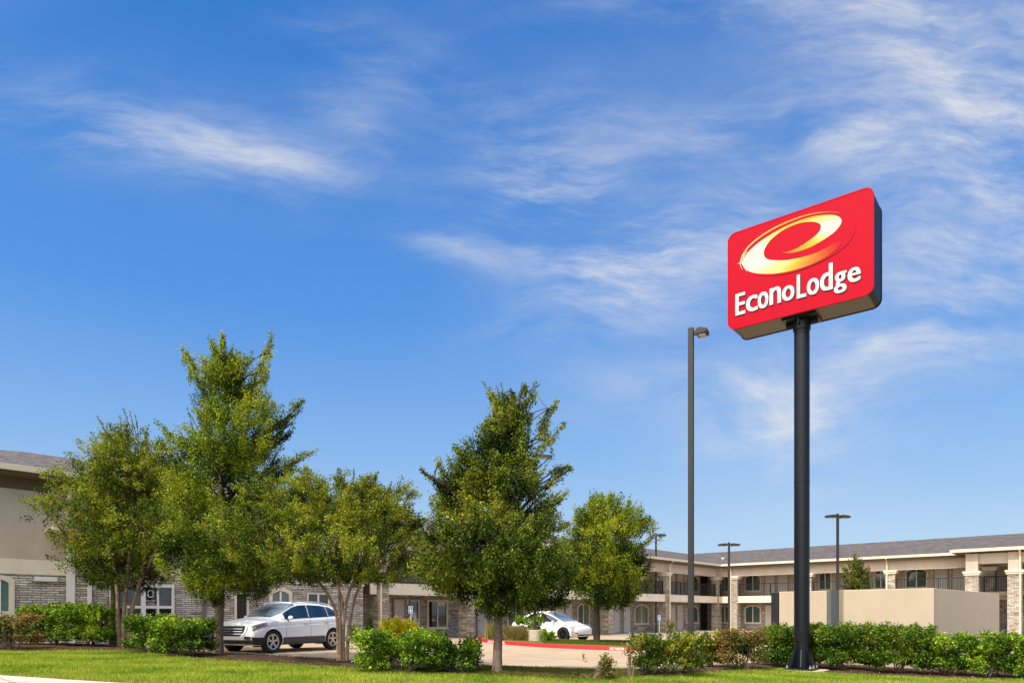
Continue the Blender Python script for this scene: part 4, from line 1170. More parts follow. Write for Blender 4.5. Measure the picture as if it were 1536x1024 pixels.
# ------------------------------------------------------------------ enclosure wall
ED = 19.5
ex0, ey0 = AT(1401, ED), ED
encl = empty('enclosure_wall', (ex0, ey0, -.5), BROT, 'tan stucco enclosure wall with grey gate strip behind the hedge', 'wall')
def te(px):   # distance left of the corner along the front face
    k = (px-768)/F; return (k*ey0-ex0)/(-UX+k*UY)
TOPZ = ZZ(881.3, ED)+.5
g0, g1 = te(1258), te(1240); w1 = te(1168.5)
mb = MB(); mb.box(-g0, 0, 0, .25, 0, TOPZ); mb.build('front_wall', M['encl'], encl, bevel=.02)
mb = MB(); mb.box(-w1, -g1, .0, .25, 0, TOPZ-.012); mb.build('front_wall', M['encl'], encl, bevel=.02)
mb = MB(); sk = .54
mb.add([(-.25,.251,0),(-.003,.251,0),(sk,7.75,0),(sk-.25,7.75,0),(-.25,.251,TOPZ-.003),(-.003,.251,TOPZ-.003),(sk,7.75,TOPZ-.003),(sk-.25,7.75,TOPZ-.003)], [(0,3,2,1),(4,5,6,7),(0,1,5,4),(1,2,6,5),(2,3,7,6),(3,0,4,7)]); mb.build('side_wall', M['encl'], encl, bevel=.01)
mb = MB(); mb.box(-w1+.001, .28, 7.5, 7.74, 0, TOPZ-.02); mb.build('back_wall', M['encl'], encl, bevel=.02)
mb = MB(); mb.box(-g1+.002, -g0-.002, .06, .12, 0.2, TOPZ-.01); gt = mb.build('gate_panel', M['gate_grey'], encl)
mb = MB(); mb.box(-g1+.02, -g1+.06, .045, .06, .2, TOPZ-.03); mb.box(-g0-.06, -g0-.02, .045, .06, .2, TOPZ-.03); mb.build('hinge_strip', M['gate_grey'], gt)
mb = MB(); k0 = te(1168.0)+.004; k1 = te(1157); mb.box(-k1, -k0, -.03, .27, 0, TOPZ-.035); mb.build('gate_post', M['gate_black'], encl, bevel=.015)
mb = MB(); mb.box(-w1+.02, -w1+.07, .28, 7.5, .25, TOPZ-.1); mb.build('gate_leaf', M['gate_black'], encl)

# ------------------------------------------------------------------ pylon sign
DR = 16.89
SW, SH, ST = 3.59, 2.596, .98
srot = -math.radians(38.3)
n_back = Vector((.62,.784,0)); fdir = Vector((.784,-.62,0))
Mid = Vector((.4328*DR, 1.066*DR, 0))
pole_c = Mid + n_back*(ST/2)
ztop = ZZ(278, DR); zbot = ztop-SH
gz = ZZ(1003.5, pole_c.y)
sign = empty('pylon_sign', (pole_c.x, pole_c.y, gz), srot, 'tall red motel sign with gold swirl and white lettering on a black pole', 'sign')
zb_, zt2 = zbot-gz, ztop-gz
R0 = .385/2
mb = MB(); mb.tube([(0,0,.04),(0,0,zb_-.16)], R0, 32); mb.build('pole', M['pole_blk'], sign, smooth=50, recalc=False)
mb = MB(); mb.box(-.07,.07,-R0-.012,-R0+.03,.75,1.0); mb.build('access_cover', M['pole_blk'], sign, bevel=.006)
mb = MB(); mb.tube([(0,0,4.9),(0,0,4.935)], R0+.006, 32); mb.build('weld_seam', M['pole_blk'], sign, recalc=False)
mb = MB(); mb.tube([(0,0,zb_-.30),(0,0,zb_-.02)], R0+.025, 32); mb.box(-.42,.42,-.34,.34,zb_-.06,zb_-.003)
for a in range(4):
    mb.box(*( (-.4,.4,-.02,.02) if a % 2 else (-.02,.02,-.32,.32)), zb_-.2, zb_-.061)
mb.build('top_bracket', M['pole_blk'], sign)
mb = MB(); mb.box(-.36,.36,-.36,.36,.0,.04); bp_ = mb.build('base_plate', M['pole_blk'], sign, bevel=.006)
mb = MB()
for k in range(8):
    a = k*math.pi/4+.2; c, s = math.cos(a), math.sin(a); tn = Vector((-s,c,0))*.012; r = Vector((c,s,0))
    A = r*(R0-.01); B = r*.35
    pts = [A+Vector((0,0,.041)), B+Vector((0,0,.041)), B+Vector((0,0,.09)), A+Vector((0,0,.55))]
    mb.add([p-tn for p in pts]+[p+tn for p in pts], [(0,1,2,3),(7,6,5,4),(0,4,5,1),(1,5,6,2),(2,6,7,3),(3,7,4,0)])
mb.build('gusset', M['pole_blk'], bp_)
mb = MB()
for sx in (-.29,.29):
    for sy in (-.29,0,.29): mb.tube([(sx,sy,.041),(sx,sy,.12)], .02, 6); mb.tube([(sx,sy,.045),(sx,sy,.075)], .036, 6)
mb.build('bolt', M['galv'], bp_)
mb = MB(); mb.box(-.55,.55,-.55,.55,-.35,-.003); mb.build('footing', M['conc'], sign, bevel=.02)
# cabinet
def rrect(hw, hh, r, n=8):
    o = []
    for cx, cz, a0 in ((hw-r,hh-r,0),(-hw+r,hh-r,90),(-hw+r,-hh+r,180),(hw-r,-hh+r,270)):
        for i in range(n+1):
            a = math.radians(a0+90*i/n); o.append((cx+r*math.cos(a), cz+r*math.sin(a)))
    return o
zc_ = (zb_+zt2)/2
fnC = lambda a, d, z: (a, d, zc_+z)
ol = rrect(SW/2, SH/2, .21)
mb = MB(); mb.prism(ol, fnC, -ST/2+.012, ST/2-.012); cab = mb.build('cabinet', M['cab'], sign, smooth=40)
cab.data.materials.append(M['cab_bounce'])
for p in cab.data.polygons:
    if p.normal.z < -.9: p.material_index = 1
mb = MB(); mb.ring(rrect(SW/2+.012,SH/2+.012,.22), rrect(SW/2-.03,SH/2-.03,.19), fnC, -ST/2-.004, -ST/2+.05)
mb.build('retainer_frame', M['red'], cab, smooth=40); mb = MB(); mb.ring(rrect(SW/2+.012,SH/2+.012,.22), rrect(SW/2-.03,SH/2-.03,.19), fnC, ST/2+.004, ST/2-.05); mb.build('retainer_frame', M['cab'], cab, smooth=40)
mb = MB(); mb.prism(rrect(SW/2-.031,SH/2-.031,.189), fnC, -ST/2+.0, -ST/2+.011)
fc = mb.build('face', M['red'], sign)
mb = MB(); mb.prism(rrect(SW/2-.031,SH/2-.031,.189), fnC, ST/2-.011, ST/2-.0); mb.build('face', M['red'], sign)
# artwork in face coordinates (u 0..1 left-right, w 0..1 top-bottom), read off the photo crop
def face_uv(x, y):
    xl, xr, hl, hr = 122., 990., 562., 636.
    t = (x-xl)/(xr-x)*(hr/hl); a = t/(1+t)
    top = 373-(x-xl)*301/868.; h = hl+(x-xl)*(hr-hl)/868.
    return a, (y-top)/h
def art(x, y, d=.004):
    a, b = face_uv(x, y); return ((a-.5)*SW, -ST/2-d, zc_+(.5-b)*SH)
def color_strip(name, quads_pts, cols, parent, d):
    """quads_pts: list of (outer(x,y), inner(x,y)); cols per pair"""
    mb = MB(); vs = []
    for o, i in quads_pts: vs += [art(*o, d), art(*i, d)]
    mb.add(vs, [(2*k,2*k+1,2*k+3,2*k+2) for k in range(len(quads_pts)-1)])
    ob = mb.build(name, M['attr'], parent, recalc=False)
    ca = ob.data.color_attributes.new('Col','FLOAT_COLOR','POINT')
    for k, c in enumerate(cols):
        for j in (0,1): ca.data[2*k+j].color = (*c, 1)
    return ob
WHT, GLD, LGT, REDC = (.76,.69,.52), (.70,.40,.05), (.74,.56,.22), (.46,.001,.016)
outer = [(432,470),(470,478),(530,470),(600,447),(660,416),(710,385),(757,350),(788,315),(800,285),(788,262),(755,250),(700,250),(640,257),(570,276),(500,303),(430,337),(360,378),(300,420),(250,465),(220,505),(211,535),(218,562),(242,583),(285,596),(340,600),(400,598),(470,588),(540,570),(610,546),(680,514),(730,484),(772,450),(800,420)]
inner = [(432,469),(468,470),(515,455),(560,432),(605,402),(645,372),(668,346),(677,325),(674,307),(660,297),(640,292),(605,291),(560,297),(510,313),(460,337),(415,367),(375,402),(350,435),(338,462),(336,485),(345,505),(365,515),(390,519),(420,520),(455,519),(500,513),(550,503),(600,490),(645,474),(685,456),(722,436),(757,413),(795,400)]
m_ = min(len(outer), len(inner)); outer = outer[:m_]; inner = inner[:m_]
def lerp3(a, b, t): return tuple(a[i]+(b[i]-a[i])*t for i in range(3))
keys = [(0,REDC),(1,lerp3(REDC,GLD,.25)),(3,lerp3(REDC,GLD,.75)),(4,GLD),(5,LGT),(6,WHT),(8,WHT),(10,LGT),(12,GLD),(14,GLD),(16,LGT),(17,WHT),(22,WHT),(24,LGT),(25,LGT),(26,GLD),(27,lerp3(GLD,REDC,.35)),(28,lerp3(GLD,REDC,.6)),(29,lerp3(GLD,REDC,.78)),(30,lerp3(GLD,REDC,.9)),(32,REDC)]
def keyc(i):
    for (a, ca), (b, cb) in zip(keys[:-1], keys[1:]):
        if a <= i <= b: return lerp3(ca, cb, (i-a)/(b-a))
    return keys[-1][1]
do = densify(outer, 4); di = densify(inner, 4)
color_strip('swirl_emblem', [(tuple(a), tuple(b)) for a, b in zip(do, di)], [keyc(i/4) for i in range(len(do))], fc, .006)
# thin gold line outside the top
ar = densify([(790,236),(740,231),(670,236),(590,252),(500,283),(410,323),(330,370),(262,423),(218,475),(198,520),(196,550),(208,577)], 4)
def thin(pts, w, d, name, c0, c1, c2):
    prs = []
    for i, p in enumerate(pts):
        a = pts[max(0,i-1)]; b = pts[min(len(pts)-1,i+1)]; t_ = np.array(b)-np.array(a); t_ = t_/np.linalg.norm(t_); n_ = np.array([-t_[1],t_[0]])
        ww = w*math.sin(math.pi*(.04+.92*i/(len(pts)-1)))
        prs.append((tuple(p-n_*ww), tuple(p+n_*ww)))
    k = len(pts); cs = [lerp3(c0,c1,2*i/k) if i < k/2 else lerp3(c1,c2,2*i/k-1) for i in range(k)]
    color_strip(name, prs, cs, fc, d)
thin(ar, 4.2, .005, 'emblem_line', lerp3(REDC,GLD,.5), GLD, WHT)
thin(densify([(885,300),(882,340),(860,390),(815,440),(745,490),(660,535),(560,575),(470,600),(390,611),(320,612),(270,604)],4), 2.2, .005, 'emblem_line', (.25,.004,.012),(.03,.004,.008),(.35,.004,.015))
thin(densify([(176,541),(215,536),(255,528)],4), 3, .007, 'emblem_line', LGT, WHT, WHT)
thin(densify([(214,500),(205,535),(235,588)],4), 3, .007, 'emblem_line', WHT, WHT, LGT)
thin(densify([(240,463),(215,500),(232,545)],4), 3, .008, 'emblem_line', LGT, WHT, WHT)
# lettering: word split so that cap and small letters keep their proportions
def face_rect(x0, ybase, x1, ybase1, ytop, ytop1):
    a0, b0 = face_uv(x0, ybase); a1, b1 = face_uv(x1, ybase1); _, t0 = face_uv(x0, ytop); _, t1 = face_uv(x1, ytop1)
    return a0, (b0+b1)/2, a1, (t0+t1)/2
def lettering(name, m, dx, dz, d):
    mb = MB()
    fn = lambda u, w, e: ((u-.5)*SW+dx, -ST/2-d-e, zc_+(.5-w)*SH+dz)
    for s, r in (('E', face_rect(167,853,226,832,724,706)), ('c', face_rect(231,834,300,812,741,717)), ('o', face_rect(301,814,364,794,718,697)), ('n', face_rect(371,789,440,766,692,664)), ('o', face_rect(446,768,519,747,681,657)),
                 ('L', face_rect(534,749,590,731,609,590)), ('o', face_rect(594,733,667,709,637,613)), ('d', face_rect(673,708,748,686,553,530)),
                 ('g', face_rect(756,720,831,700,598,573)), ('e', face_rect(838,657,915,633,570,548))):
        text_bold(mb, s, fn, r, .0042, .002)
    return mb.build(name, m, fc, recalc=False)
lettering('lettering', M['white'], 0, 0, .018)
lettering('lettering_shadow', M['shadow_red'], .022, -.022, .008)

# ------------------------------------------------------------------ light poles
def light_pole(label, px, D, ytop, heads, z0=None, pier=None, w=.15, grp='parking lot light poles', rz=0., headlen=.62, armrot=None):
    x = AT(px, D); z = gp(x) if z0 is None else z0
    root = empty('light_pole', (x, D, z), rz, label, 'light pole', grp)
    h = ZZ(ytop, D)-z
    mb = MB(); mb.box(-w/2,w/2,-w/2,w/2,.0,h); mb.build('pole', M['lamp'], root, bevel=.012)
    for s in heads:
        mb = MB()
        x0 = s*(w/2+.01); x1 = s*(w/2+.10); x2 = s*(w/2+.10+headlen)
        mb.box(x0, x1, -.04,.04, h-.22, h-.10)
        zz = h-.10
        pr = [(x1, zz-.16),(x1, zz),(x1+s*.1, zz+.03),(x2, zz-.03),(x2, zz-.14)]
        mb.prism(pr, lambda a,d,z_: (a,d,z_), -.17, .17)
        hd = mb.build('lamp_head', M['lamp'], root, bevel=.01)
        mb = MB(); mb.box(x1+s*.06, x2-s*.05, -.13, .13, zz-.19, zz-.161); mb.build('lens', M['lens'], hd)
    mb = MB(); mb.box(-.16,.16,-.16,.16,.0,.03); mb.build('base_plate', M['lamp'], root)
    if pier:
        r, hh = pier
        mb = MB(); mb.lathe([(0,-hh-.3),(r,-hh-.3),(r,-.02),(r-.02,-.003),(0,-.003)], 24); mb.build('concrete_pier', M['conc'], root, smooth=30)
    return root
light_pole('tall single-headed light pole left of the red sign', 1036.5, 19.8, 492, (1,), z0=gl(AT(1036,19.8))+.55, pier=(.34,.6), w=.145, rz=-.5, headlen=.30)
light_pole('light pole on a round concrete pier behind the middle tree', 802.5, 34.3, 680, (1,), z0=ZZ(944,34.3), pier=(.35,.72), w=.12, rz=-.3)
light_pole('twin-headed light pole before the inner corner of the motel', 1093.5, 52., 813, (1,-1), w=.14, rz=0)
light_pole('twin-headed light pole rising above the small tree behind the wall', 1256.5, 44., 770, (1,-1), w=.13, rz=.15)
light_pole('faint single-headed light pole half hidden by the island tree', 984, 56., 799, (1,), w=.14, rz=0)

# ------------------------------------------------------------------ small furniture
def access_sign(label, px, D, yc, hpx, wpx):
    x = AT(px, D); s = F/D; z = gp(x)
    root = empty('parking_sign', (x, D, z), -.35, label, 'sign', 'accessible parking signs')
    zc2 = ZZ(yc, D)-z; hh = hpx/s/2; ww = wpx/s/2
    MB().box(-.03,.03,-.02,.02,-.1,zc2+hh).build('post', M['galv'], root)
    pn = MB().box(-ww,ww,-.045,-.021,zc2-hh,zc2+hh).build('panel', M['white'], root)
    MB().box(-ww*.86,ww*.86,-.05,-.0452,zc2-hh*.92,zc2+hh*.92).build('blue_field', M['blue'], pn)
    mb = MB()
    f2 = lambda a, b: (a*ww, -.053, zc2+b*hh)
    mb.add([f2(.12*math.cos(i*.785)-.1,.6+.1*math.sin(i*.785)) for i in range(8)], [tuple(range(8))])
    mb.add([f2(-.2,.45),f2(0,.45),f2(.05,-.05),f2(.35,-.05),f2(.5,-.45),f2(.34,-.48),f2(.22,-.2),f2(-.14,-.2)], [(0,1,2,7),(2,3,6,7),(3,4,5,6)])
    ring = []
    for i in range(15):
        a = math.radians(120+i*16)
        ring += [f2(.42*math.cos(a), -.3+.33*math.sin(a)), f2(.30*math.cos(a), -.3+.24*math.sin(a))]
    mb.add(ring, [(2*i,2*i+1,2*i+3,2*i+2) for i in range(14)])
    mb.build('wheelchair_symbol', M['white'], pn, recalc=False)
access_sign('blue accessible parking sign in front of the half-glazed door', 616.5, 31., 914, 11, 6.5)
access_sign('small blue accessible parking sign before the stone column left of the tall pole', 989, 47., 926, 8, 4.5)
for i, (p0, p1, py, lab) in enumerate(((662,695,951,'left concrete wheel stop below the square window'),(706,731,951.5,'right concrete wheel stop below the motel doors'),(612,640,950.8,'concrete wheel stop behind the golden shrubs'))):
    a = Vector(PP(p0, py)); b_ = Vector(PP(p1, py)); L_ = 1.7
    c = (a+b_)/2
    o = MB(); o.prism([(-.085,0),(.085,0),(.06,.13),(-.06,.13)], lambda a_,d_,z_: (a_, d_, z_), -.5, .5)
    ws = o.build('wheel_stop', M['conc'], None, bevel=.01)
    ws.location = (c.x, c.y, gp(c.x)); ws.rotation_euler = (0,0,math.atan2(b_.y-a.y, b_.x-a.x)-math.pi/2)
    tag(ws, lab, 'wheel stop', 'wheel stops')
x, y, z = PL(1023, 1006)
o = MB().tube([(0,0,0),(.01,0,.10),(0,.0,.26)], [.045,.045,.035], 8); o = o.build('marker_stake', M['yellow'], None, smooth=50)
o.location = (x, y-.25, z); tag(o, 'short bright yellow marker stake in the bush', 'marker')
x, y, z = PP(949, 964.5)
root = empty('utility_post', (x, y, z+.13), 0, 'short brown capped post at the edge of the island turf', 'post')
MB().tube([(0,0,0),(0,0,.30)], .06, 10).build('shaft', M['brownpost'], root, recalc=False)
MB().lathe([(0,.30),(.08,.30),(.08,.36),(.03,.41),(0,.41)], 10).build('cap', M['brownpost'], root)

# ------------------------------------------------------------------ cars
def smooth01(t): t = max(0, min(1, t)); return t*t*(3-2*t)
class Car:
    def __init__(s, Ln, tab, arch_r, axles, track, wheel_r, bowf=.22, bowr=.2, lean=.08):
        s.L = Ln; s.tab = np.array(tab); s.ax = axles; s.ar = arch_r; s.track = track; s.wr = wheel_r; s.bf = bowf; s.br = bowr; s.lean = lean
    def sec(s, x):
        t = s.tab; g = [np.interp(x, t[:,0], t[:,i]) for i in range(1,6)]
        w, wr, zb, belt, zt = g
        gh = zt-belt; k = smooth01((gh-.10)/.25)
        base = [(0,zb),(w*.5,zb),(w*.86,zb),(w*.975,zb+.06),(w*1.0,zb+.24),(w*1.0,belt-.34),(w*.992,belt-.22),(w*.965,belt-.20),(w*.968,belt-.10),(w*.94,belt-.02)]
        G = [(w*.90,belt+.02),((w*.9+wr+.02)/2+.012,belt+.5*gh-.03),(wr+.02,zt-.10),(wr-.05,zt-.03),(wr*.5,zt-.006),(0,zt)]
        Hd = [(w*.86,belt+gh*.25),(w*.76,belt+gh*.55),(w*.64,belt+gh*.75),(w*.5,belt+gh*.88),(w*.25,belt+gh*.97),(0,zt)]
        return np.array(base+[(a[0]*k+b[0]*(1-k), a[1]*k+b[1]*(1-k)) for a, b in zip(G, Hd)])
    def bow(s, xs, y, z):
        dx = 0
        kf = max(0, 1-xs/1.0)
        if kf > 0: dx += kf*(s.bf*(abs(y)/.95)**2.3 + s.lean*max(0,(z-.62))/.4 + .10*max(0,(.45-z))/.2)
        kr = max(0, 1-(s.L-xs)/.8)
        if kr > 0: dx -= kr*(s.br*(abs(y)/.95)**2.4 + .06*max(0,(.5-z))/.2)
        return dx
    def P(s, xs, y, z): return (s.L/2-(xs+s.bow(xs,y,z)), y, z)
    def pt(s, xs, i, side, off=0.):
        sec = s.sec(xs); j = min(len(sec)-2, int(i)); f = i-j; p = sec[j]*(1-f)+sec[j+1]*f
        d = sec[j+1]-sec[j]; n = np.array([d[1], -d[0]]); n = n/(np.linalg.norm(n)+1e-9)
        p = p+n*off
        return s.P(xs, side*max(0,p[0]), p[1])
    def body(s, root, m, mcut):
        xs = np.concatenate([np.linspace(0,.5,8), np.linspace(.6,s.L-.5,46), np.linspace(s.L-.4,s.L,7)])
        rows = []
        nsec = len(s.sec(1.))
        for x in xs:
            sec = s.sec(x); r = [s.P(x, y, z) for y, z in sec] + [s.P(x, -y, z) for y, z in sec[-2:0:-1]]
            rows.append(r)
        mb = MB(); m_ = len(rows[0]); vs = [p for r in rows for p in r]; fs = []
        for i in range(len(rows)-1):
            for j in range(m_): fs.append((i*m_+j, i*m_+(j+1)%m_, (i+1)*m_+(j+1)%m_, (i+1)*m_+j))
        mb.add(vs, fs)
        for x in (0., s.L):      # bowed caps
            sec = s.sec(x); g = []
            for y, z in sec: g.append([s.P(x, y*c, z) for c in np.linspace(-1,1,13)])
            mb.grid(g[1:-1])
            mb.add([g[1][k] for k in range(13)]+[s.P(x,0,sec[0][1])], [(k,k+1,13) for k in range(12)])
            mb.add([g[-2][k] for k in range(13)]+[s.P(x,0,sec[-1][1])], [(k,k+1,13) for k in range(12)])
        ob = mb.build('body', m, root)
        # wheel arches: slice the side skin along the arch polygon and drop the faces inside it
        me = ob.data; bm = bmesh.new(); bm.from_mesh(me)
        NA = 26
        for ax in s.ax:
            cxx = s.L/2-ax; cz = s.wr+.01
            for sd in (-1, 1):
                for k in range(NA):
                    a = 2*math.pi*(k+.5)/NA; nrm = Vector((math.cos(a),0,math.sin(a))); pc_ = Vector((cxx,0,cz))+nrm*s.ar*math.cos(math.pi/NA)
                    fs = [f for f in bm.faces if f.calc_center_median().y*sd > .40 and abs(f.calc_center_median().x-cxx) < s.ar*1.35 and f.calc_center_median().z < cz+s.ar*1.3]
                    geom = list({e for f in fs for e in f.edges})+list({v for f in fs for v in f.verts})+fs
                    bmesh.ops.bisect_plane(bm, geom=geom, plane_co=pc_, plane_no=nrm, dist=1e-6)
                dead = []
                for f in bm.faces:
                    c = f.calc_center_median()
                    if c.y*sd > .40 and (c.x-cxx)**2+(c.z-cz)**2 < (s.ar*.9995)**2: dead.append(f)
                bmesh.ops.delete(bm, geom=dead, context='FACES')
        bm.to_mesh(me); bm.free()
        for ax in s.ax:
            for sd in (-1, 1):
                wl = MB(); wl.lathe([(0,sd*.42),(s.ar+.006,sd*.42),(s.ar+.006,sd*.90)], 40, 'y', (s.L/2-ax,0,s.wr+.01))
                wl.v = [(x_, y_, max(z_, s.wr*.55)) for x_, y_, z_ in wl.v]
                wl.build('wheel_well', mcut, ob, recalc=False)
        me.polygons.foreach_set('use_smooth', [True]*len(me.polygons))
        try: me.set_sharp_from_angle(angle=math.radians(32))
        except Exception: pass
        return ob
    def patch(s, name, m, root, x0, x1, i0, i1, side, off=.008, nx=24, ni=5):
        mb = MB()
        f0 = i0 if callable(i0) else (lambda x: i0); f1 = i1 if callable(i1) else (lambda x: i1)
        mb.grid([[s.pt(x, f0(x)+(f1(x)-f0(x))*k/ni, side, off) for k in range(ni+1)] for x in np.linspace(x0,x1,nx)])
        return mb.build(name, m, root, smooth=60)
    def screen(s, name, m, root, x0, x1, i0, off=.012, nx=16):
        mb = MB(); rows = []
        f0 = i0 if callable(i0) else (lambda x: i0)
        for x in np.linspace(x0,x1,nx):
            rows.append([s.pt(x, f0(x)+(15-f0(x))*k/6, 1, off) for k in range(7)] + [s.pt(x, 15-(15-f0(x))*k/6, -1, off) for k in range(1,7)])
        mb.grid(rows); return mb.build(name, m, root, smooth=60)
    def front(s, name, m, root, rows, off=.012, n=12, cols=None, xs=0.):
        """rows: list of (z, y0, y1) from bottom to top -> bowed patch on the nose"""
        mb = MB(); R = []
        for z, y0, y1 in rows:
            R.append([(lambda p: (p[0]+off, p[1], p[2]))(s.P(xs, y0+(y1-y0)*k/n, z)) for k in range(n+1)])
        mb.grid(R); return mb.build(name, m, root, smooth=60)

def wheel(root, x, y, r, side, rim_m, spokes, double=True, name='wheel'):
    w = empty('wheel', (0,0,0)); 
    wmesh = MB(); wd = .125
    prof = [(r*.66,-wd),(r*.90,-wd),(r*.985,-wd*.75),(r,-wd*.4),(r,wd*.4),(r*.985,wd*.75),(r*.90,wd),(r*.70,wd*.95),(r*.66,wd*.8)]
    wmesh.lathe([(a, b*side) for a, b in prof], 40, 'y', (x,y,r))
    bpy.data.objects.remove(w)
    tyre = wmesh.build('tyre', M['tyre'], None, smooth=50)
    hub = MB(); hub.lathe([(0,side*wd*.2),(r*.67,side*wd*.2)], 32, 'y', (x,y,r))
    wh = hub.build('wheel', M['blk'], root)
    tyre.parent = wh
    rim = MB()
    rim.lathe([(r*.60,side*wd*.55),(r*.60,side*wd*.86),(r*.69,side*wd*.92),(r*.69,side*wd*.5)], 40, 'y', (x,y,r))
    rim.lathe([(0,side*wd*.9),(r*.13,side*wd*.88),(r*.16,side*wd*.55),(r*.16,side*wd*.3)], 20, 'y', (x,y,r))
    for k in range(spokes):
        for off in ((-.075,.075) if double else (0,)):
            a = 2*math.pi*k/spokes+.3
            c0 = Vector((math.cos(a+off*1.6), math.sin(a+off*1.6))); c1 = Vector((math.cos(a+off*2.3), math.sin(a+off*2.3)))
            p0 = (x+c0.x*r*.12, y+side*wd*.74, r+c0.y*r*.12); p1 = (x+c1.x*r*.63, y+side*wd*.82, r+c1.y*r*.63)
            rim.bar(p0, p1, .024 if double else .045, .03)
    rim.build('rim', M[rim_m], wh, smooth=40)
    return wh

def mirror(root, x, y, z, side, m):
    mb = MB()
    prof = [(0,.02),(.05,.075),(.12,.09),(.17,.07),(.19,.01)]
    rows = []
    for t, rr in prof:
        rows.append([(x+.05*math.cos(a)*(rr/.09)+.02-(.08*t), y+side*t, z+rr*.85*math.sin(a)) for a in np.linspace(0,2*math.pi,13)])
    mb.grid(rows); mb.add([rows[-1][k] for k in range(12)], [tuple(range(12))])
    o = mb.build('wing_mirror', m, root, smooth=60)
    MB().bar((x,y-side*.05,z-.07),(x,y+side*.06,z-.05),.06,.03).build('mirror_stalk', M['blk'], o)
    return o

# --- SUV (front faces the viewer's left)
#        xs   w    wr   zb   belt  zt
tabS = [(0.0,.82,.60,.30,.86,.93),(.10,.88,.60,.27,.93,1.00),(.35,.93,.62,.25,.985,1.06),(.8,.955,.66,.25,1.03,1.115),(1.12,.96,.68,.25,1.055,1.16),(1.25,.96,.70,.25,1.06,1.225),
        (1.6,.96,.70,.25,1.07,1.43),(1.95,.96,.685,.25,1.085,1.60),(2.25,.96,.675,.25,1.10,1.672),(2.7,.96,.67,.25,1.115,1.695),(3.3,.96,.66,.25,1.135,1.675),(3.9,.955,.635,.26,1.165,1.61),(4.25,.94,.61,.28,1.185,1.54),(4.5,.92,.60,.32,1.16,1.33),(4.66,.90,.60,.34,1.10,1.18),(4.78,.86,.58,.38,.98,1.04)]
suvc = Car(4.78, tabS, .405, (.93, 3.78), .82, .37)
th = math.radians(63)
fwx, fwy = AT(406, 22.8), 22.8            # near front wheel
fwd = Vector((-math.cos(th), -math.sin(th)))
sidev = Vector((math.sin(th), -math.cos(th)))      # towards the visible side
cen = Vector((fwx, fwy)) - fwd*(4.78/2-.93) - sidev*.83
suv_z = gp(cen.x)+.0
suv = empty('parked_suv', (cen.x, cen.y, suv_z), math.atan2(fwd.y, fwd.x), 'white sport utility car with roof rails parked behind the elm trunk', 'car')
suv.rotation_euler[1] = 0.0
vis = 1 if (Vector((-fwd.y, fwd.x))).dot(sidev) > 0 else -1
suvc.body(suv, M['carwhite'], M['blk'])
for sd in (1, -1):
    top = lambda x: 12.0-max(0,(x-3.75)/.5)*.9
    suvc.patch('side_window', M['carglass'], suv, 1.52, 2.62, lambda x: 10.12, lambda x: 11.93, sd)
    suvc.patch('side_window', M['carglass'], suv, 2.66, 3.60, 10.12, 11.93, sd)
    suvc.patch('side_window', M['carglass'], suv, 3.63, 4.28, 10.15, lambda x: 11.93-1.2*max(0,(x-3.8)/.48)**1.5, sd)
    suvc.patch('window_trim', M['blk'], suv, 1.36, 4.32, 9.95, 10.10, sd, .010)
    suvc.patch('sill_cladding', M['clad'], suv, 1.36, 3.35, 2.3, 4.05, sd, .012)
    for x in (1.50, 2.64, 3.50): suvc.patch('door_seam', M['blk'], suv, x, x+.012, 4.1, 9.9, sd, .002, nx=2, ni=10)
    for x in (2.42, 3.42):
        p = suvc.pt(x, 7.4, sd, .03); o = MB().box(p[0]-.11,p[0]+.11,p[1]-.018,p[1]+.018,p[2]-.018,p[2]+.018).build('door_handle', M['chrome'], suv, bevel=.008)
    pts = [suvc.pt(x, 13.05, sd, .05) for x in (2.05,2.15,2.5,3.0,3.5,4.0,4.1)]
    pts[0] = suvc.pt(2.02,13.05,sd,.005); pts[-1] = suvc.pt(4.14,13.05,sd,.005)
    MB().tube(pts, .022, 8).build('roof_rail', M['chrome'], suv, smooth=60)
    mirror(suv, 4.78/2-1.62, sd*.93, 1.14, sd, M['carwhite'])
    hl = suvc.patch('headlight', M['lampglass'], suv, .02, .62, lambda x: 7.5+.5*x, lambda x: 9.25-.25*x, sd, .012)
    suvc.patch('turn_lens', M['amber'], hl, .48, .62, lambda x: 8.0, lambda x: 8.9, sd, .017)
    wheel(suv, 4.78/2-.93, sd*.83, .37, sd, 'alloy', 5); wheel(suv, 4.78/2-3.78, sd*.83, .37, sd, 'alloy', 5)
    suvc.front('fog_lamp', M['blk'], suv, [(.46,sd*.60,sd*.76),(.55,sd*.57,sd*.82)], .014)
suvc.screen('windscreen', M['screen'], suv, 1.16, 2.10, lambda x: 12.35)
suvc.screen('rear_window', M['carglass'], suv, 4.26, 4.60, lambda x: 12.3)
suvc.front('lower_bumper', M['blk'], suv, [(.30,-.80,.80),(.36,-.82,.82),(.44,-.82,.82)], .012, 16)
suvc.front('skid_plate', M['alloy'], suv, [(.275,-.5,.5),(.315,-.56,.56)], .02, 16)
suvc.patch('lower_valance', M['blk'], suv, .0, .52, 2.4, 4.2, vis, .012)
gr = suvc.front('grille', M['blk'], suv, [(.56,-.46,.46),(.70,-.58,.58),(.885,-.60,.60)], .014, 16)
for z in (.635,.715,.80): suvc.front('grille_bar', M['chrome'], gr, [(z-.008,-.50,.50),(z+.008,-.52,.52)], .03, 16)
for sd in (1,-1): suvc.front('grille_surround', M['chrome'], gr, [(.555,sd*.46,sd*.50),(.70,sd*.58,sd*.63),(.89,sd*.605,sd*.67)], .024, 4)
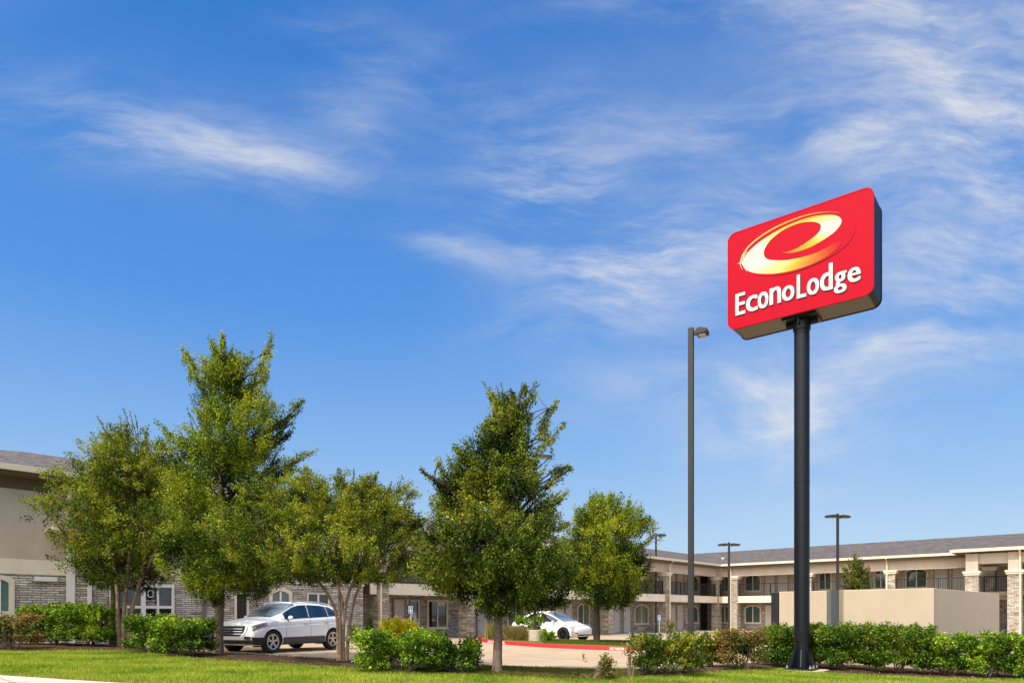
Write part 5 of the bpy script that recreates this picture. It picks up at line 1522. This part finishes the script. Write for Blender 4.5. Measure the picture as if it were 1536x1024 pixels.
mb = MB(); mb.add([(lambda p: (p[0]+.045,p[1],p[2]))(suvc.P(0,.09*math.cos(i*.393),.72+.04*math.sin(i*.393))) for i in range(16)], [tuple(range(16))]); bd = mb.build('badge', M['bluebadge'], gr)

# --- white electric hatchback (front faces the viewer's right)
tabT = [(0.0,.78,.5,.28,.66,.72),(.10,.86,.55,.24,.74,.80),(.35,.92,.6,.22,.81,.86),(.8,.95,.64,.20,.89,.955),(1.05,.955,.66,.20,.925,1.03),(1.3,.96,.67,.20,.95,1.19),(1.7,.96,.66,.20,.97,1.40),
        (2.1,.96,.64,.20,.985,1.55),(2.5,.96,.63,.20,1.0,1.62),(2.9,.96,.62,.20,1.01,1.61),(3.4,.955,.60,.21,1.03,1.53),(3.9,.94,.58,.23,1.05,1.36),(4.3,.91,.58,.27,1.06,1.18),(4.55,.88,.58,.30,1.03,1.09),(4.75,.84,.56,.34,.92,.98)]
evc = Car(4.75, tabT, .395, (.86, 3.75), .82, .365, bowf=.32, lean=.2)
fw = Vector((AT(846.5, 37.3), 37.3)); fwd = Vector((UX, UY)); sv = Vector((-VX, -VY))
cen = fw - fwd*(4.75/2-.86) - sv*.82
ev = empty('parked_hatchback', (cen.x, cen.y, gp(cen.x)), BROT, 'white rounded electric hatchback with black wheels beyond the red kerbed island', 'car')
evc.body(ev, M['carwhite'], M['blk'])
for sd in (1,-1):
    evc.patch('side_window', M['carglass'], ev, 1.35, 2.55, 10.12, 11.9, sd); evc.patch('side_window', M['carglass'], ev, 2.6, 3.95, 10.12, lambda x: 11.9-1.2*max(0,(x-3.2)/.75)**1.5, sd)
    for x in (1.45, 2.58, 3.5): evc.patch('door_seam', M['blk'], ev, x, x+.01, 3.4, 9.9, sd, .002, nx=2, ni=10)
    evc.patch('sill_strip', M['blk'], ev, 1.3, 3.3, 2.3, 3.2, sd, .008)
    mirror(ev, 4.75/2-1.5, sd*.92, 1.03, sd, M['carwhite'])
    evc.patch('headlight', M['lampglass'], ev, .10, .72, lambda x: 8.6+.5*x, lambda x: 9.7+.15*x, sd, .012)
    wheel(ev, 4.75/2-.86, sd*.83, .365, sd, 'alloyblk', 10, False); wheel(ev, 4.75/2-3.75, sd*.83, .365, sd, 'alloyblk', 10, False)
    evc.front('fog_lamp', M['blk'], ev, [(.42,sd*.60,sd*.78),(.46,sd*.60,sd*.80)], .014)
evc.screen('windscreen', M['screen'], ev, 1.08, 2.15, lambda x: 12.3)
evc.front('lower_intake', M['blk'], ev, [(.30,-.55,.55),(.36,-.62,.62)], .014, 16)
evc.front('bumper_lip', M['alloy'], ev, [(.265,-.62,.62),(.29,-.62,.62)], .016, 16)

# ------------------------------------------------------------------ camera
cam = bpy.data.cameras.new('camera'); co = bpy.data.objects.new('camera', cam); COL.objects.link(co)
cam.sensor_width = 36; cam.lens = 36*F/1536; cam.shift_y = (HOR-512)/1536
cam.clip_start = .1; cam.clip_end = 6000
co.location = (0,0,EYE); co.rotation_euler = (math.pi/2,0,0)
SC.camera = co

# ------------------------------------------------------------------ light
SUN_EL = math.radians(54)
hx, hy = -.62, -.785
sd_ = Vector((hx*math.cos(SUN_EL), hy*math.cos(SUN_EL), math.sin(SUN_EL)))
sun = bpy.data.lights.new('sun', 'SUN'); sun.energy = 4.5; sun.angle = math.radians(.5); sun.color = (1,.93,.82)
so = bpy.data.objects.new('sun', sun); COL.objects.link(so)
so.rotation_euler = (-sd_).to_track_quat('-Z','Y').to_euler()

w = bpy.data.worlds.new('World'); SC.world = w; w.use_nodes = True
nt = w.node_tree; nt.nodes.clear()
out = nt.nodes.new('ShaderNodeOutputWorld'); bg = nt.nodes.new('ShaderNodeBackground'); bg.inputs[1].default_value = .15
L(nt, bg.outputs[0], out.inputs[0])
sky = nt.nodes.new('ShaderNodeTexSky'); sky.sky_type = 'NISHITA'; sky.sun_disc = False
sky.sun_elevation = SUN_EL; sky.sun_rotation = math.atan2(hx, hy) % (2*math.pi)
sky.air_density = 1.0; sky.dust_density = .35; sky.ozone_density = 3.0; sky.altitude = 100
hs = nt.nodes.new('ShaderNodeHueSaturation'); hs.inputs['Saturation'].default_value = 1.35; hs.inputs['Value'].default_value = 1.3
L(nt, sky.outputs[0], hs.inputs['Color'])
# cirrus: streaky noise times soft patches placed by direction
tc = nt.nodes.new('ShaderNodeTexCoord'); sp = nt.nodes.new('ShaderNodeSeparateXYZ'); L(nt, tc.outputs['Generated'], sp.inputs[0])
yy = mth(nt, 'MAXIMUM', sp.outputs[1], .05)
Xd = mth(nt, 'DIVIDE', sp.outputs[0], yy); Zd = mth(nt, 'DIVIDE', sp.outputs[2], yy)
cb = nt.nodes.new('ShaderNodeCombineXYZ'); L(nt, Xd, cb.inputs[0]); L(nt, Zd, cb.inputs[1])
warp = N(nt, 'ShaderNodeTexNoise', i_Scale=2.2, i_Detail=3.); L(nt, cb.outputs[0], warp.inputs['Vector'])
wv = N(nt, 'ShaderNodeVectorMath', operation='MULTIPLY_ADD'); wv.inputs[1].default_value = (.22,.22,0); L(nt, warp.outputs['Color'], wv.inputs[0]); L(nt, cb.outputs[0], wv.inputs[2])
def streak(rot, sx, sy, detail=9., rough=.62, seed=0.):
    mp = N(nt, 'ShaderNodeMapping'); mp.inputs['Rotation'].default_value = (0,0,math.radians(rot)); mp.inputs['Scale'].default_value = (sx,sy,1); mp.inputs['Location'].default_value = (seed,seed*.7,seed)
    L(nt, wv.outputs[0], mp.inputs[0])
    n_ = N(nt, 'ShaderNodeTexNoise', i_Scale=1., i_Detail=detail, i_Roughness=rough); L(nt, mp.outputs[0], n_.inputs['Vector']); return n_.outputs['Fac']
s1 = streak(24, 3.2, 13., rough=.67, seed=1.3); s2 = streak(-16, 3.6, 12., rough=.67, seed=4.1); s3 = streak(46, 3.6, 14., rough=.67, seed=7.7)
def gauss(px, py, rx, ry, rot, amp):
    cx, cz = (px-768)/F, (HOR-py)/F; r = math.radians(-rot)
    dx = mth(nt,'SUBTRACT',Xd,cx); dz = mth(nt,'SUBTRACT',Zd,cz)
    a = mth(nt,'ADD',mth(nt,'MULTIPLY',dx,math.cos(r)*F/rx),mth(nt,'MULTIPLY',dz,math.sin(r)*F/rx))
    b = mth(nt,'ADD',mth(nt,'MULTIPLY',dx,-math.sin(r)*F/ry),mth(nt,'MULTIPLY',dz,math.cos(r)*F/ry))
    q = mth(nt,'ADD',mth(nt,'MULTIPLY',a,a),mth(nt,'MULTIPLY',b,b))
    return mth(nt,'MULTIPLY',mth(nt,'EXPONENT',mth(nt,'MULTIPLY',q,-1.)),amp)
def total(lst):
    t_ = None
    for g in lst:
        v_ = gauss(*g); t_ = v_ if t_ is None else mth(nt,'ADD',t_,v_)
    return t_
mA = total([(300,218,270,60,11,.68),(400,235,130,24,14,.45),(190,205,90,20,8,.3),(545,185,90,30,28,.45),(90,170,120,60,0,.22),(520,80,120,60,35,.35),(680,372,80,22,14,.7),(760,495,90,20,-6,.4)])
mB = total([(1090,205,170,48,-6,.85),(1290,220,80,50,20,.7),(1450,100,320,160,25,1.15),(1510,300,170,160,-20,.95),(1050,20,330,50,5,.45),(1440,520,170,40,-4,.7),(1140,640,120,80,25,1.3),(1250,605,110,60,10,1.1),(1090,330,90,60,-20,.9),(1380,480,120,60,-10,.7),(960,580,160,50,0,.4),(1400,420,170,90,-25,.5)])
mC = total([(850,330,150,110,40,1.15),(1010,420,180,80,-20,.55),(640,110,120,60,40,.3),(900,180,120,60,10,.35),(1080,340,140,60,-15,.6)])
def sharp(s_, lo, hi): 
    n_ = nt.nodes.new('ShaderNodeMapRange'); n_.interpolation_type = 'SMOOTHSTEP'; n_.inputs[1].default_value = lo; n_.inputs[2].default_value = hi; L(nt, s_, n_.inputs[0]); return n_.outputs[0]
veil = total([(1250,330,480,420,0,.20),(300,190,380,120,8,.07),(1500,80,330,220,0,.28),(1130,620,220,120,0,.10)])
fine = N(nt, 'ShaderNodeTexNoise', i_Scale=5., i_Detail=7., i_Roughness=.6); L(nt, wv.outputs[0], fine.inputs['Vector'])
veil = mth(nt,'MULTIPLY', veil, sharp(fine.outputs['Fac'], .1, .8))
cloud = mth(nt,'ADD', veil, mth(nt,'ADD', mth(nt,'MULTIPLY',mA,sharp(s1,.34,.78)), mth(nt,'ADD', mth(nt,'MULTIPLY',mB,sharp(s2,.32,.86)), mth(nt,'MULTIPLY',mC,sharp(s3,.34,.80)))))
up = sharp(sp.outputs[2], .02, .12)
cloud = mth(nt,'MINIMUM', mth(nt,'MULTIPLY', cloud, mth(nt,'MULTIPLY', up, .78)), .85)
elev = mth(nt,'MAXIMUM', sp.outputs[2], 0.)
deep = ramp(nt, elev, [(0,(.56,.69,.86)),(.11,(.50,.685,.93)),(.22,(.32,.565,.98)),(.38,(.125,.38,.93)),(.66,(.045,.235,.74)),(1,(.03,.17,.6))])
dk = nt.nodes.new('ShaderNodeVectorMath'); dk.operation = 'SCALE'; dk.inputs[3].default_value = 5.6; L(nt, deep, dk.inputs[0])
clear = mixc(nt, .82, hs.outputs[0], dk.outputs[0])
# brighter, whiter sky around the sun, added as fill light from behind the viewer
dt = nt.nodes.new('ShaderNodeVectorMath'); dt.operation = 'DOT_PRODUCT'; L(nt, tc.outputs['Generated'], dt.inputs[0]); dt.inputs[1].default_value = tuple(sd_)
sky_fill = mth(nt,'MULTIPLY', sharp(dt.outputs['Value'], .30, .85), .9)
hv = nt.nodes.new('ShaderNodeVectorMath'); hv.operation = 'SCALE'; hv.inputs[3].default_value = 16.5; hv.inputs[0].default_value = (1.,.955,.87)
clear = mixc(nt, sky_fill, clear, hv.outputs[0])
skyc = mixc(nt, cloud, clear, (5.2,5.3,5.5))
L(nt, skyc, bg.inputs[0])

SC.view_settings.view_transform = 'Standard'; SC.view_settings.look = 'None'; SC.view_settings.exposure = 0; SC.view_settings.gamma = 1
